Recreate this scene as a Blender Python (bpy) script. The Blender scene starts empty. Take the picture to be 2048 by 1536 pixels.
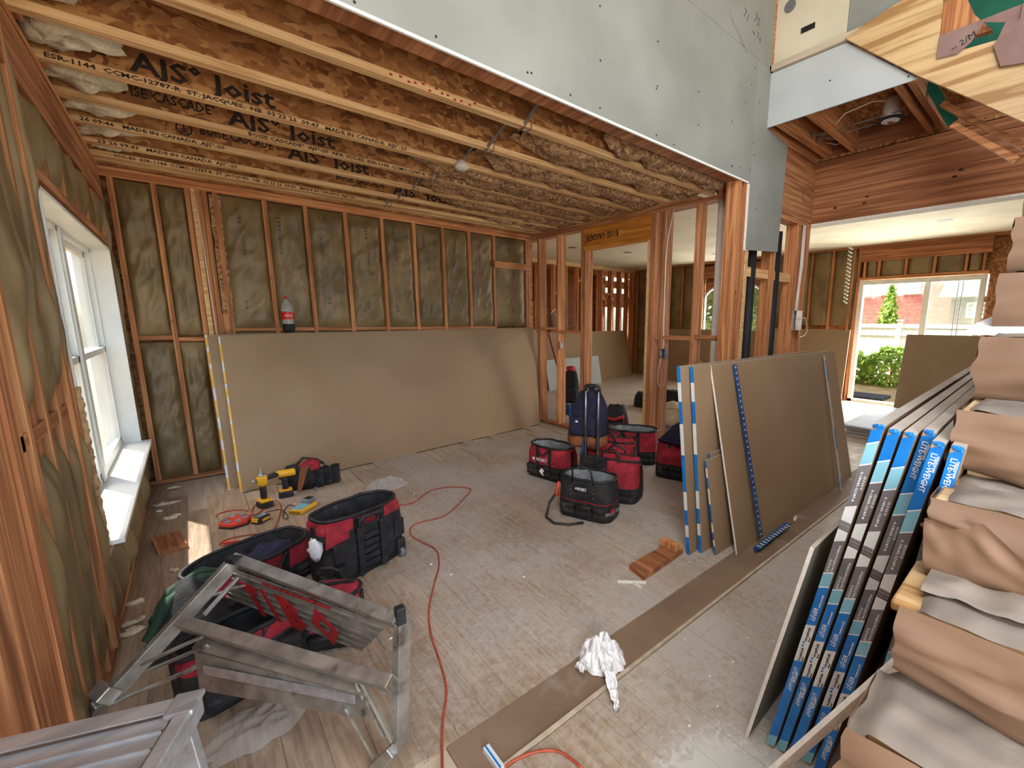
import bpy, bmesh, math, random
from mathutils import Vector, Matrix, Euler, noise
random.seed(7)
S = bpy.context.scene; COL = S.collection; PI = math.pi
# ---------------- camera ----------------
FPX = 868.57; CXP = 1024+137.22; CYP = 768+21.81; HC = 1.56
YAW, PIT, ROL = 0.7321999, 0.1695318, 0.0070743
_F = Vector((math.sin(YAW)*math.cos(PIT), math.cos(YAW)*math.cos(PIT), -math.sin(PIT)))
_r = Vector((math.cos(YAW), -math.sin(YAW), 0)); _u = _r.cross(_F)
_R = _r*math.cos(ROL)+_u*math.sin(ROL); _U = -_r*math.sin(ROL)+_u*math.cos(ROL)
cam = bpy.data.objects.new('camera', bpy.data.cameras.new('camera')); COL.objects.link(cam)
cam.matrix_world = Matrix(((_R.x,_U.x,-_F.x,0),(_R.y,_U.y,-_F.y,0),(_R.z,_U.z,-_F.z,HC),(0,0,0,1)))
cam.data.sensor_width = 36; cam.data.lens = FPX/2048*36
cam.data.shift_x = -137.22/2048; cam.data.shift_y = 21.81/2048
cam.data.clip_start = 0.02; cam.data.clip_end = 300
S.camera = cam
# ---------------- light ----------------
W = bpy.data.worlds.new('sky'); S.world = W; W.use_nodes = True
nt = W.node_tree; bg = nt.nodes['Background']; sk = nt.nodes.new('ShaderNodeTexSky')
sk.sky_type = 'NISHITA'; sk.sun_disc = False; sk.sun_elevation = math.radians(58); sk.sun_rotation = math.radians(-70)
sk.air_density = 1.2; sk.dust_density = 2.5
nt.links.new(sk.outputs[0], bg.inputs[0]); bg.inputs[1].default_value = 0.42
sun = bpy.data.objects.new('sun', bpy.data.lights.new('sun', 'SUN')); COL.objects.link(sun)
sun.data.energy = 7.0; sun.data.angle = math.radians(0.6); sun.data.color = (1, .96, .9)
sun.rotation_euler = Vector((0.27, -0.52, -1.0)).to_track_quat('-Z', 'Y').to_euler()
def area(name, loc, rot, sx, sy, e, c=(1,1,1)):
    l = bpy.data.lights.new(name, 'AREA'); l.shape = 'RECTANGLE'; l.size = sx; l.size_y = sy; l.energy = e; l.color = c
    o = bpy.data.objects.new(name, l); COL.objects.link(o); o.location = loc; o.rotation_euler = rot; return o
area('assumed_front_daylight', (1.6, -3.2, 1.6), (math.radians(84), 0, 0), 3.4, 2.2, 26, (.94, .97, 1))  # lamp added behind the camera for assumed daylight openings, no window built there
area('high_left_fill', (-.36, -.6, 3.75), (math.radians(62), 0, math.radians(-84)), 2.2, 1.7, 100, (.93, .96, 1))  # added lamp high on the closed left wall, lights floor and stairs
area('front_left_fill', (-.3, -1.7, 1.5), (math.radians(90), 0, math.radians(-72)), 1.5, 2.0, 74, (.95, .98, 1))  # added lamp by the left wall to brighten the pack ends, no window there
area('glass_door_daylight', (10.15, 1.95, 1.2), (math.radians(90), 0, math.radians(90)), 1.7, 2.2, 150, (1, .96, .88))
area('arched_window_daylight', (10.1, 5.53, 1.75), (math.radians(90), 0, math.radians(90)), 1.4, 1.3, 60, (1, .97, .9))
S.view_settings.view_transform = 'Standard'; S.view_settings.look = 'None'
S.view_settings.exposure = 0.98; S.view_settings.gamma = 1.0; S.view_settings.use_curve_mapping = False
# ---------------- helpers ----------------
def at(px, py, ax, v):
    """point where the sight line of a photo pixel meets the plane axis=v"""
    d = _F+_R*((px-CXP)/FPX)-_U*((py-CYP)/FPX); c = Vector((0,0,HC)); return c+d*((v-c[ax])/d[ax])
def V(*a): return Vector(a)
def srgb(c): return tuple(((x/255)/12.92 if x/255 <= .04045 else ((x/255+.055)/1.055)**2.4) for x in c)+(1,)
MATS = {}
def mat(name, c1, c2=None, sc=(8,8,8), rough=.8, bump=0., metal=0., c3=None, rnd=.12, dist=0., detail=4, bsc=None, spot=None, alpha=1, trans=0, emis=0, lo=.35, hi=.65, ridge=False):
    """noise-mixed principled material in object space, shifted and tinted per object"""
    m = bpy.data.materials.new(name); m.use_nodes = True; n = m.node_tree.nodes; L = m.node_tree.links; b = n['Principled BSDF']
    b.inputs['Roughness'].default_value = rough; b.inputs['Metallic'].default_value = metal
    if alpha < 1: b.inputs['Alpha'].default_value = alpha
    if trans: b.inputs['Transmission Weight'].default_value = trans
    if c2 is None and bump == 0 and rnd == 0:
        b.inputs['Base Color'].default_value = srgb(c1); MATS[name] = m; return m
    tc = n.new('ShaderNodeTexCoord'); oi = n.new('ShaderNodeObjectInfo'); add = n.new('ShaderNodeVectorMath'); add.operation = 'ADD'
    mp = n.new('ShaderNodeMapping'); mp.inputs['Scale'].default_value = sc
    mul = n.new('ShaderNodeMath'); mul.operation = 'MULTIPLY'; mul.inputs[1].default_value = 37.0
    L.new(oi.outputs['Random'], mul.inputs[0]); L.new(tc.outputs['Object'], mp.inputs[0]); L.new(mp.outputs[0], add.inputs[0]); L.new(mul.outputs[0], add.inputs[1])
    nz = n.new('ShaderNodeTexNoise'); nz.inputs['Scale'].default_value = 1; nz.inputs['Detail'].default_value = detail; nz.inputs['Distortion'].default_value = dist
    L.new(add.outputs[0], nz.inputs['Vector'])
    rp = n.new('ShaderNodeValToRGB'); e = rp.color_ramp.elements
    e[0].position = lo; e[1].position = hi; e[0].color = srgb(c1); e[1].color = srgb(c2 or c1)
    if c3: x = e.new((lo+hi)/2); x.color = srgb(c3)
    L.new(nz.outputs[0], rp.inputs[0]); col = rp.outputs[0]
    if spot:
        sc2, c4, thr = spot; n2 = n.new('ShaderNodeTexNoise'); n2.inputs['Scale'].default_value = sc2; n2.inputs['Detail'].default_value = 6
        L.new(tc.outputs['Object'], n2.inputs['Vector']); r2 = n.new('ShaderNodeValToRGB'); r2.color_ramp.elements[0].position = thr; r2.color_ramp.elements[1].position = thr+.12
        mx = n.new('ShaderNodeMixRGB'); L.new(n2.outputs[0], r2.inputs[0]); L.new(r2.outputs[0], mx.inputs[0]); L.new(col, mx.inputs[1]); mx.inputs[2].default_value = srgb(c4); col = mx.outputs[0]
    if rnd:
        hs = n.new('ShaderNodeHueSaturation'); mr = n.new('ShaderNodeMapRange'); mr.inputs[3].default_value = 1-rnd; mr.inputs[4].default_value = 1+rnd
        L.new(oi.outputs['Random'], mr.inputs[0]); L.new(mr.outputs[0], hs.inputs['Value']); L.new(col, hs.inputs['Color']); col = hs.outputs[0]
    L.new(col, b.inputs['Base Color'])
    if bump:
        bp = n.new('ShaderNodeBump'); bp.inputs['Strength'].default_value = bump; bp.inputs['Distance'].default_value = .01
        src = nz.outputs[0]
        if bsc:
            n3 = n.new('ShaderNodeTexNoise'); n3.inputs['Scale'].default_value = bsc; n3.inputs['Detail'].default_value = 5; L.new(tc.outputs['Object'], n3.inputs['Vector']); src = n3.outputs[0]
            if ridge: n3.noise_type = 'RIDGED_MULTIFRACTAL'; n3.inputs['Detail'].default_value = 3; n3.inputs['Distortion'].default_value = .8; bp.inputs['Distance'].default_value = .012
        L.new(src, bp.inputs['Height']); L.new(bp.outputs[0], b.inputs['Normal'])
    MATS[name] = m; return m
def osb(name, dark, mid, light):
    m = bpy.data.materials.new(name); m.use_nodes = True; n = m.node_tree.nodes; L = m.node_tree.links; b = n['Principled BSDF']; b.inputs['Roughness'].default_value = .75
    tc = n.new('ShaderNodeTexCoord'); outs = []
    for i, (rot, sc) in enumerate((((.3,.5,.4),(9,34,30)),((1.0,.2,1.4),(12,40,26)),((.2,1.2,2.3),(7,26,30)))):
        mp = n.new('ShaderNodeMapping'); mp.inputs['Rotation'].default_value = rot; mp.inputs['Scale'].default_value = sc
        vo = n.new('ShaderNodeTexVoronoi'); vo.inputs['Scale'].default_value = 1; L.new(tc.outputs['Object'], mp.inputs[0])
        nz = n.new('ShaderNodeTexNoise'); nz.inputs['Scale'].default_value = 9; L.new(tc.outputs['Object'], nz.inputs['Vector'])
        ad = n.new('ShaderNodeVectorMath'); ad.operation = 'MULTIPLY_ADD'; ad.inputs[1].default_value = (1.6,1.6,1.6); L.new(nz.outputs['Color'], ad.inputs[0]); L.new(mp.outputs[0], ad.inputs[2])
        L.new(ad.outputs[0], vo.inputs['Vector']); outs.append(vo)
    mx = n.new('ShaderNodeMixRGB'); mx.blend_type = 'MIX'; cmp_ = n.new('ShaderNodeTexNoise'); cmp_.inputs['Scale'].default_value = 14; L.new(tc.outputs['Object'], cmp_.inputs['Vector'])
    cr = n.new('ShaderNodeValToRGB'); cr.color_ramp.elements[0].position = .47; cr.color_ramp.elements[1].position = .53; L.new(cmp_.outputs[0], cr.inputs[0])
    L.new(cr.outputs[0], mx.inputs[0]); L.new(outs[0].outputs['Color'], mx.inputs[1]); L.new(outs[1].outputs['Color'], mx.inputs[2])
    bw = n.new('ShaderNodeRGBToBW'); L.new(mx.outputs[0], bw.inputs[0])
    rp = n.new('ShaderNodeValToRGB'); e = rp.color_ramp.elements; e[0].position = .15; e[0].color = srgb(dark); e[1].position = .85; e[1].color = srgb(light); k = e.new(.5); k.color = srgb(mid)
    L.new(bw.outputs[0], rp.inputs[0]); L.new(rp.outputs[0], b.inputs['Base Color'])
    bp = n.new('ShaderNodeBump'); bp.inputs['Strength'].default_value = .3; bp.inputs['Distance'].default_value = .004; L.new(bw.outputs[0], bp.inputs['Height']); L.new(bp.outputs[0], b.inputs['Normal'])
    MATS[name] = m; return m
# wood: grain runs along the named axis
def wood(name, c1, c2, c3, ax, fine=55, long=2.2, **k):
    k.setdefault('lo', .38); k.setdefault('hi', .62)
    sc = [fine, fine, fine]; sc[ax] = long; return mat(name, c1, c2, tuple(sc), c3=c3, dist=.6, bump=k.pop('bump', .15), **k)
ST = ((150,94,54), (200,142,92), (178,116,70))
studz = wood('stud_wood_vertical', *ST, 2, fine=38, long=1.4, rnd=.2, spot=(5, (120,62,34), .66))
studx = wood('stud_wood_along_x', *ST, 0, fine=38, long=1.4, rnd=.2, spot=(5, (120,62,34), .66))
study = wood('stud_wood_along_y', *ST, 1, fine=38, long=1.4, rnd=.2, spot=(5, (120,62,34), .66))
flg = wood('flange_wood', (196,150,98), (230,190,138), (216,174,120), 0, rnd=.1)
pine = wood('pine_board', (160,118,70), (206,174,126), (194,160,112), 1, fine=17, long=.9, rnd=.03, rough=.5, lo=.4, hi=.58)
lvl = wood('laminated_header_wood', (176,108,34), (216,148,60), (200,128,46), 1, fine=18, long=2.0, rough=.6)
redw = wood('red_beam_wood', (132,80,46), (182,122,80), (156,98,60), 1, fine=26, long=1.0, rnd=.05)
osbm = osb('strand_board', (124,76,36), (168,112,60), (204,152,94))
osbd = osb('strand_board_deck', (112,68,32), (156,102,54), (186,136,82))
kraft = mat('kraft_facing', (104,86,54), (136,114,76), (3,3,3), rough=.5, bump=.34, bsc=8, rnd=.06, ridge=True)
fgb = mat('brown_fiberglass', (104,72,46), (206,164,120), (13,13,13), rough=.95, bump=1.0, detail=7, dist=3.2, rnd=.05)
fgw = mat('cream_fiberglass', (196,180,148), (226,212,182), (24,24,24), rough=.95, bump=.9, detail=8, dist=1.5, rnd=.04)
dgray = mat('grey_board_face', (132,133,124), (144,145,136), (2,2,2), rough=.85, bump=.05, bsc=60, rnd=.0)
dbrown = mat('brown_board_back', (146,120,90), (158,132,102), (1.2,1.2,1.2), rough=.8, rnd=.05, bump=.04, bsc=40)
dwhite = mat('white_board_face', (176,180,180), (186,190,190), (2,2,2), rough=.8, rnd=0)
dcream = mat('cream_board_face', (200,190,164), (214,204,178), (2,2,2), rough=.85, rnd=0)
dcore = mat('gypsum_core', (222,218,206), (238,234,224), (40,40,40), rough=.95, rnd=0, bump=.2)
dlong = mat('board_long_edge', (170,162,150), (184,176,164), (6,6,6), rough=.85, rnd=.04)
blue = mat('blue_end_tape', (6,104,182), (14,122,200), (9,9,9), rough=.45, rnd=0)
lblue = mat('pale_blue_end_tape', (118,178,198), (136,192,208), (9,9,9), rough=.5, rnd=0)
gryt = mat('grey_end_tape', (100,98,100), (116,114,116), (9,9,9), rough=.5, rnd=0)
whtt = mat('white_end_tape', (206,210,208), (222,225,222), (9,9,9), rough=.5, rnd=0)
ink = mat('dark_ink', (44,32,24), (52,38,28), rnd=0, rough=.8)
blk = mat('black_ink', (16,16,18), (22,22,24), rnd=0, rough=.7)
bink = mat('blue_ink', (40,54,76), (52,66,88), rnd=0, rough=.8)
wink = mat('white_lettering', (226,226,224), (236,236,234), rnd=0, rough=.6)
redp = mat('red_spray_paint', (150,20,28), (184,28,36), (30,30,30), rnd=0, rough=.6)
black = mat('black_fabric', (22,22,24), (46,45,46), (14,14,14), rough=.85, bump=.3, bsc=90, spot=(9,(92,88,86),.66), rnd=.1)
rub = mat('black_rubber', (18,18,20), (40,40,42), (20,20,20), rough=.6, bump=.1, spot=(14,(96,92,90),.64), rnd=.05)
red = mat('red_fabric', (124,22,34), (176,44,58), (12,12,12), rough=.85, bump=.3, bsc=80, spot=(7,(190,110,112),.66), rnd=.06)
grayl = mat('grey_lining', (108,112,114), (150,155,156), (10,10,10), rough=.8, bump=.2, rnd=.05)
navy = mat('navy_fabric', (24,24,46), (38,38,66), (12,12,12), rough=.9, bump=.3, bsc=80, rnd=.05)
leath = mat('brown_suede', (104,58,34), (140,84,52), (10,10,10), rough=.85, bump=.2, rnd=.03)
beige = mat('beige_canvas', (176,162,134), (200,186,158), (10,10,10), rough=.9, bump=.2, rnd=.03)
green = mat('green_fabric', (30,54,40), (56,88,68), (12,12,12), rough=.9, rnd=.05)
alu = mat('scuffed_aluminium', (150,148,142), (192,190,182), (12,12,12), rough=.38, metal=.75, bump=.12, spot=(11,(112,102,92),.62), rnd=.06)
alul = mat('bright_aluminium', (176,180,184), (206,208,210), (6,40,40), rough=.35, metal=.7, bump=.05, spot=(9,(140,130,120),.66), rnd=.03)
steel = mat('galvanised_steel', (140,142,142), (176,178,178), (20,20,20), rough=.4, metal=.8, rnd=.03)
pvc = mat('white_pipe_plastic', (206,196,184), (222,212,200), (4,4,4), rough=.4, rnd=.0)
wht = mat('white_vinyl', (220,222,216), (232,234,228), (4,4,4), rough=.45, rnd=.0)
wcab = mat('white_cable_jacket', (212,204,194), (224,216,206), rough=.5, rnd=0)
yel = mat('yellow_plastic', (222,164,22), (236,180,36), (9,9,9), rough=.45, rnd=.03)
orng = mat('orange_rubber', (150,58,36), (184,84,56), (18,18,18), rough=.55, rnd=.03)
redpl = mat('red_plastic', (190,50,36), (214,72,52), (18,18,18), rough=.5, rnd=.03)
bluep = mat('blue_plastic', (24,62,110), (34,80,136), (12,12,12), rough=.45, rnd=.03)
kpap = mat('brown_kraft_paper', (106,80,60), (124,96,74), (2.5,2.5,2.5), rough=.7, bump=.35, bsc=5, rnd=.03, ridge=True)
kdust = mat('dusty_kraft_paper', (112,101,90), (140,129,117), (5,5,5), rough=.9, bump=.35, bsc=7, spot=(7,(150,142,132),.62), rnd=.05, ridge=True)
wpap = mat('white_paper', (224,224,226), (236,236,236), (5,5,5), rough=.8, rnd=0)
dirt = mat('yard_dirt', (170,136,78), (206,172,110), (3,3,3), rough=.95, rnd=0, bump=.4)
leaf = mat('leaves', (104,146,44), (184,210,96), (6,6,6), rough=.8, rnd=.2)
brick = mat('brick_face', (150,84,72), (178,108,92), (6,6,6), rough=.9, rnd=.12, bump=.2)
mortar = mat('mortar', (176,160,148), (190,174,160), rough=.95, rnd=0)
dark = mat('hole_shade', (26,20,16), (34,26,20), rough=.95, rnd=0)  # shade inside a hole, put into the colour
sidg = mat('pale_siding', (112,114,104), (128,130,118), (3,3,3), rough=.8, rnd=.04)
strip = mat('bare_brown_underlay', (122,98,78), (138,114,92), (3,3,3), rough=.8, rnd=.0, spot=(3.2,(160,146,132),.6))
thrm = mat('threshold_strip_wood', (176,160,136), (196,180,158), (20,2,20), rough=.8, rnd=0)
drygreen = mat('green_board_face', (20,92,72), (34,110,88), (4,4,4), rough=.85, rnd=0)
foilbag = None
def glassy(name, c, alpha, rough=.05):
    m = bpy.data.materials.new(name); m.use_nodes = True; n = m.node_tree.nodes; L = m.node_tree.links; b = n['Principled BSDF']
    b.inputs['Base Color'].default_value = srgb(c); b.inputs['Roughness'].default_value = rough; b.inputs['Alpha'].default_value = alpha; b.inputs['Specular IOR Level'].default_value = .8
    return m
glass = glassy('window_glass', (214,232,222), .22)
film = glassy('clear_plastic_film', (214,212,208), .34, .18)
bottleg = glassy('clear_bottle_plastic', (200,206,200), .3, .08)
# floor plank material: grain plus patchy plaster dust
def plankmat():
    m = bpy.data.materials.new('dusty_oak_plank'); m.use_nodes = True; n = m.node_tree.nodes; L = m.node_tree.links; b = n['Principled BSDF']; b.inputs['Roughness'].default_value = .62
    ge = n.new('ShaderNodeNewGeometry'); oi = n.new('ShaderNodeObjectInfo')
    mp = n.new('ShaderNodeMapping'); mp.inputs['Scale'].default_value = (46,3.2,1); L.new(ge.outputs['Position'], mp.inputs[0])
    nz = n.new('ShaderNodeTexNoise'); nz.inputs['Scale'].default_value = 1; nz.inputs['Detail'].default_value = 6; nz.inputs['Distortion'].default_value = 1.1; L.new(mp.outputs[0], nz.inputs['Vector'])
    rp = n.new('ShaderNodeValToRGB'); e = rp.color_ramp.elements; e[0].position = .3; e[0].color = srgb((142,120,98)); e[1].position = .7; e[1].color = srgb((178,156,132)); L.new(nz.outputs[0], rp.inputs[0])
    hs = n.new('ShaderNodeHueSaturation'); mr = n.new('ShaderNodeMapRange'); mr.inputs[3].default_value = .88; mr.inputs[4].default_value = 1.08; L.new(oi.outputs['Random'], mr.inputs[0]); L.new(mr.outputs[0], hs.inputs['Value']); L.new(rp.outputs[0], hs.inputs['Color'])
    sp = n.new('ShaderNodeSeparateXYZ'); L.new(ge.outputs['Position'], sp.inputs[0])
    def mrange(src, a, b2, c, d):
        q = n.new('ShaderNodeMapRange'); q.inputs[1].default_value = a; q.inputs[2].default_value = b2; q.inputs[3].default_value = c; q.inputs[4].default_value = d; L.new(src, q.inputs[0]); return q.outputs[0]
    big = n.new('ShaderNodeTexNoise'); big.inputs['Scale'].default_value = 1.3; big.inputs['Detail'].default_value = 4; L.new(ge.outputs['Position'], big.inputs['Vector'])
    fine = n.new('ShaderNodeTexNoise'); fine.inputs['Scale'].default_value = 22; fine.inputs['Detail'].default_value = 8; fine.inputs['Distortion'].default_value = 1.5; L.new(ge.outputs['Position'], fine.inputs['Vector'])
    gx = mrange(sp.outputs[0], -.3, 1.6, -.16, .07)
    gy = mrange(sp.outputs[1], .6, 2.6, .05, .0)
    def math2(op, a, c): 
        q = n.new('ShaderNodeMath'); q.operation = op
        for i, s in enumerate((a, c)):
            if isinstance(s, (int, float)): q.inputs[i].default_value = s
            else: L.new(s, q.inputs[i])
        return q.outputs[0]
    s = math2('ADD', math2('ADD', math2('MULTIPLY', big.outputs[0], .55), math2('MULTIPLY', fine.outputs[0], .5)), math2('ADD', gx, gy))
    d = mrange(s, .43, .68, 0, .78)
    # thick spilled compound by the foot of the packs
    vd = n.new('ShaderNodeVectorMath'); vd.operation = 'DISTANCE'; L.new(ge.outputs['Position'], vd.inputs[0]); vd.inputs[1].default_value = (1.20,.56,0)
    pd = mrange(math2('ADD', vd.outputs['Value'], math2('MULTIPLY', fine.outputs[0], .35)), .34, .46, 1, 0)
    mx = n.new('ShaderNodeMixRGB'); L.new(d, mx.inputs[0]); L.new(hs.outputs[0], mx.inputs[1]); mx.inputs[2].default_value = srgb((188,182,174))
    m2 = n.new('ShaderNodeMixRGB'); L.new(pd, m2.inputs[0]); L.new(mx.outputs[0], m2.inputs[1]); m2.inputs[2].default_value = srgb((206,206,198))
    L.new(m2.outputs[0], b.inputs['Base Color'])
    rr = mrange(d, 0, .8, .42, .85); L.new(rr, b.inputs['Roughness'])
    bp = n.new('ShaderNodeBump'); bp.inputs['Strength'].default_value = .15; bp.inputs['Distance'].default_value = .003; L.new(nz.outputs[0], bp.inputs['Height']); L.new(bp.outputs[0], b.inputs['Normal'])
    return m
plank_m = plankmat()
class MB:
    def __init__(s): s.v = []; s.f = []
    def quad(s, a, b, c, d): i = len(s.v); s.v += [Vector(p) for p in (a,b,c,d)]; s.f.append((i,i+1,i+2,i+3)); return s
    def poly(s, pts): i = len(s.v); s.v += [Vector(p) for p in pts]; s.f.append(tuple(range(i, i+len(pts)))); return s
    def hexa(s, p):     # 8 corners: bottom ring 0-3, top ring 4-7
        i = len(s.v); s.v += [Vector(q) for q in p]
        s.f += [(i,i+3,i+2,i+1),(i+4,i+5,i+6,i+7),(i,i+1,i+5,i+4),(i+1,i+2,i+6,i+5),(i+2,i+3,i+7,i+6),(i+3,i,i+4,i+7)]; return s
    def box(s, a, b):
        (x0,y0,z0),(x1,y1,z1) = [min(p,q) for p,q in zip(a,b)],[max(p,q) for p,q in zip(a,b)]
        return s.hexa([(x0,y0,z0),(x1,y0,z0),(x1,y1,z0),(x0,y1,z0),(x0,y0,z1),(x1,y0,z1),(x1,y1,z1),(x0,y1,z1)])
    def obox(s, c, sx, sy, sz, M=None):   # oriented box: centre, size, rotation matrix
        M = M or Matrix.Identity(3); c = Vector(c)
        return s.hexa([c+M@Vector((x*sx/2,y*sy/2,z*sz/2)) for z in (-1,1) for x,y in ((-1,-1),(1,-1),(1,1),(-1,1))])
    def bar(s, a, b, w, h, up=(0,0,1)):   # rectangular bar between two points
        a, b = Vector(a), Vector(b); d = (b-a); l = d.length; d.normalize(); u = Vector(up); sd = d.cross(u)
        if sd.length < 1e-4: sd = d.cross(Vector((1,0,0)))
        sd.normalize(); u = sd.cross(d).normalized(); M = Matrix((d,sd,u)).transposed(); return s.obox((a+b)/2, l, w, h, M)
    def prism(s, pts, off):
        n = len(pts); i = len(s.v); off = Vector(off); s.v += [Vector(p) for p in pts]+[Vector(p)+off for p in pts]
        s.f.append(tuple(range(i+n-1, i-1, -1))); s.f.append(tuple(range(i+n, i+2*n)))
        for k in range(n): k2 = (k+1) % n; s.f.append((i+k,i+k2,i+n+k2,i+n+k))
        return s
    def tube(s, path, r, seg=8, cap=True):
        P = [Vector(p) for p in path]; base = len(s.v); n = len(P); u = None
        for k, p in enumerate(P):
            t = (P[min(k+1,n-1)]-P[max(k-1,0)]).normalized()
            if u is None: u = t.cross(Vector((0,0,1))); u = u if u.length > .01 else t.cross(Vector((1,0,0)))
            u = (u-t*u.dot(t)).normalized(); w = t.cross(u); rr = r[k] if isinstance(r, (list,tuple)) else r
            for j in range(seg): a = 2*PI*j/seg; s.v.append(p+(u*math.cos(a)+w*math.sin(a))*rr)
        for k in range(n-1):
            for j in range(seg): a = base+k*seg; j2 = (j+1) % seg; s.f.append((a+j,a+j2,a+seg+j2,a+seg+j))
        if cap: s.f.append(tuple(base+j for j in range(seg-1,-1,-1))); s.f.append(tuple(base+(n-1)*seg+j for j in range(seg)))
        return s
    def rings(s, rs, close0=True, close1=True):
        base = len(s.v); m = len(rs[0])
        for r in rs: s.v += [Vector(p) for p in r]
        for k in range(len(rs)-1):
            for j in range(m): a = base+k*m; j2 = (j+1) % m; s.f.append((a+j,a+j2,a+m+j2,a+m+j))
        if close0: s.f.append(tuple(base+j for j in range(m-1,-1,-1)))
        if close1: s.f.append(tuple(base+(len(rs)-1)*m+j for j in range(m)))
        return s
    def grid(s, nu, nv, fn):
        b = len(s.v)
        for i in range(nu+1):
            for j in range(nv+1): s.v.append(Vector(fn(i/nu, j/nv)))
        for i in range(nu):
            for j in range(nv): a = b+i*(nv+1)+j; s.f.append((a,a+nv+1,a+nv+2,a+1))
        return s
    def sphere(s, c, rx, ry, rz, nu=14, nv=9, amp=0, fr=3):
        c = Vector(c); rs = []
        for k in range(1, nv):
            t = PI*k/nv; ring = []
            for j in range(nu):
                a = 2*PI*j/nu; d = Vector((math.sin(t)*math.cos(a), math.sin(t)*math.sin(a), -math.cos(t)))
                q = 1+amp*noise.noise(d*fr+c*7) if amp else 1; ring.append(c+Vector((d.x*rx,d.y*ry,d.z*rz))*q)
            rs.append(ring)
        return s.rings(rs)
    def mesh(s, name, m, smooth=False):
        me = bpy.data.meshes.new(name); me.from_pydata([tuple(v) for v in s.v], [], s.f); me.materials.append(m)
        if smooth: me.shade_smooth() if hasattr(me, 'shade_smooth') else [setattr(p, 'use_smooth', True) for p in me.polygons]
        me.update(); return me
    def build(s, name, m, parent=None, smooth=False, bevel=0, label=None, kind=None, subd=0):
        o = bpy.data.objects.new(name, s.mesh(name, m, smooth)); COL.objects.link(o)
        if parent: o.parent = parent; o.matrix_parent_inverse = parent_inv(parent)
        if bevel: b = o.modifiers.new('bevel', 'BEVEL'); b.width = bevel; b.segments = 2; b.limit_method = 'ANGLE'
        if subd: b = o.modifiers.new('sub', 'SUBSURF'); b.levels = subd; b.render_levels = subd
        if label: o['label'] = label
        if kind: o['kind'] = kind
        return o
WORLDF = {}
def parent_inv(p): return WORLDF.get(p.name, Matrix.Identity(4))
def tag(o, label, cat, group=None, kind=None):
    o['label'] = label; o['category'] = cat
    if group: o['group'] = group
    if kind: o['kind'] = kind
    return o
def thing(name, label, cat, loc=(0,0,0), rz=0, group=None, rot=None, local=True):
    """Empty at the thing's base; with local=True its parts are modelled in its own frame"""
    o = bpy.data.objects.new(name, None); COL.objects.link(o); o.location = loc; o.rotation_euler = rot or (0,0,rz); o.empty_display_size = .1
    if not local: WORLDF[o.name] = Matrix.LocRotScale(o.location, o.rotation_euler, None).inverted()
    return tag(o, label, cat, group)
def struct(name, loc=(0,0,0)):
    o = bpy.data.objects.new(name, None); COL.objects.link(o); o['kind'] = 'structure'; o.location = loc; return o
def dup(root, loc=None, rz=None, label=None):
    r = root.copy(); COL.objects.link(r)
    if loc is not None: r.location = loc
    if rz is not None: r.rotation_euler = (r.rotation_euler[0], r.rotation_euler[1], rz)
    if label: r['label'] = label
    for ch in list(root.children):
        c = ch.copy(); COL.objects.link(c); c.parent = r
        for g in list(ch.children): d = g.copy(); COL.objects.link(d); d.parent = c
    return r
def text(s, o, xdir, ydir, size, m, parent, name='lettering', width=None, ext=.0004, bold=0):
    """flat print: text s with its lower left corner at o, running along xdir, upright along ydir"""
    cu = bpy.data.curves.new('t', 'FONT'); cu.body = s; cu.size = size; cu.extrude = ext; cu.offset = bold; cu.resolution_u = 1
    t = bpy.data.objects.new('t', cu); me = bpy.data.meshes.new_from_object(t); bpy.data.objects.remove(t); bpy.data.curves.remove(cu)
    xs = [v.co.x for v in me.vertices] or [0, 1]; k = (width/(max(xs)-min(xs))) if width else 1
    X = Vector(xdir).normalized(); Y = Vector(ydir); Y = (Y-X*Y.dot(X)).normalized(); Z = X.cross(Y); o = Vector(o)
    for v in me.vertices: v.co = o+X*(v.co.x*k)+Y*v.co.y+Z*v.co.z
    me.materials.clear(); me.materials.append(m); ob = bpy.data.objects.new(name, me); COL.objects.link(ob)
    if parent: ob.parent = parent; ob.matrix_parent_inverse = parent_inv(parent)
    return ob
def nz3(p, s=1): return noise.noise(Vector(p)*s)
def ridg(p): return 1-abs(noise.noise(Vector(p)))*2
# ================= SETTING =================
XL, YB, XP, YH = -.41, 5.57, 3.96, 2.13          # left wall, back wall, partition, hall bulkhead
ZP, ZC = 2.73, 2.81                              # plates, underside of joists
XF, YF = 9.8, 8.6                                # far room end wall and back wall
# ---- floor ----
floor = struct('floor')
MB().box((XL-.15,-2.2,-.12),(XF+.15,YF+.1,-.016)).build('underlay', thrm, floor)
cand = []; rr = random.Random(3)
pw = .127
def fill(x0, x1, y0, y1):
    x = x0; 
    while x < x1-.02:
        y = y0-rr.uniform(0, 1.1)
        while y < y1:
            l = rr.uniform(.45, 1.45); a, b = max(y, y0), min(y+l, y1)
            if b-a > .04: cand.append((x, min(x+pw, x1), a, b))
            y += l
        x += pw
fill(XL, XF, 1.345, YB if False else YF); fill(XL, XF, -2.0, 1.125)
def vis(c):
    p = Vector(((c[0]+c[1])/2, (c[2]+c[3])/2, 0))-Vector((0,0,HC)); z = p.dot(_F)
    if z < .2: return 99
    u = CXP+FPX*p.dot(_R)/z; v = CYP-FPX*p.dot(_U)/z
    return z if -250 < u < 2300 and v < 1850 else 60+z
cand = [c for c in cand if not (c[3] > YB and c[0] < XP-.1)]
cand.sort(key=vis); far = MB()
for i, (a, b, c, d) in enumerate(cand):
    dz = rr.uniform(-.0006, .0006); g = .0006
    if i < 290: MB().box((a+g,c+g,-.016),(b-g,d-g,dz)).build('plank', plank_m, floor)
    else: far.box((a+g,c+g,-.016),(b-g,d-g,dz))
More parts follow.
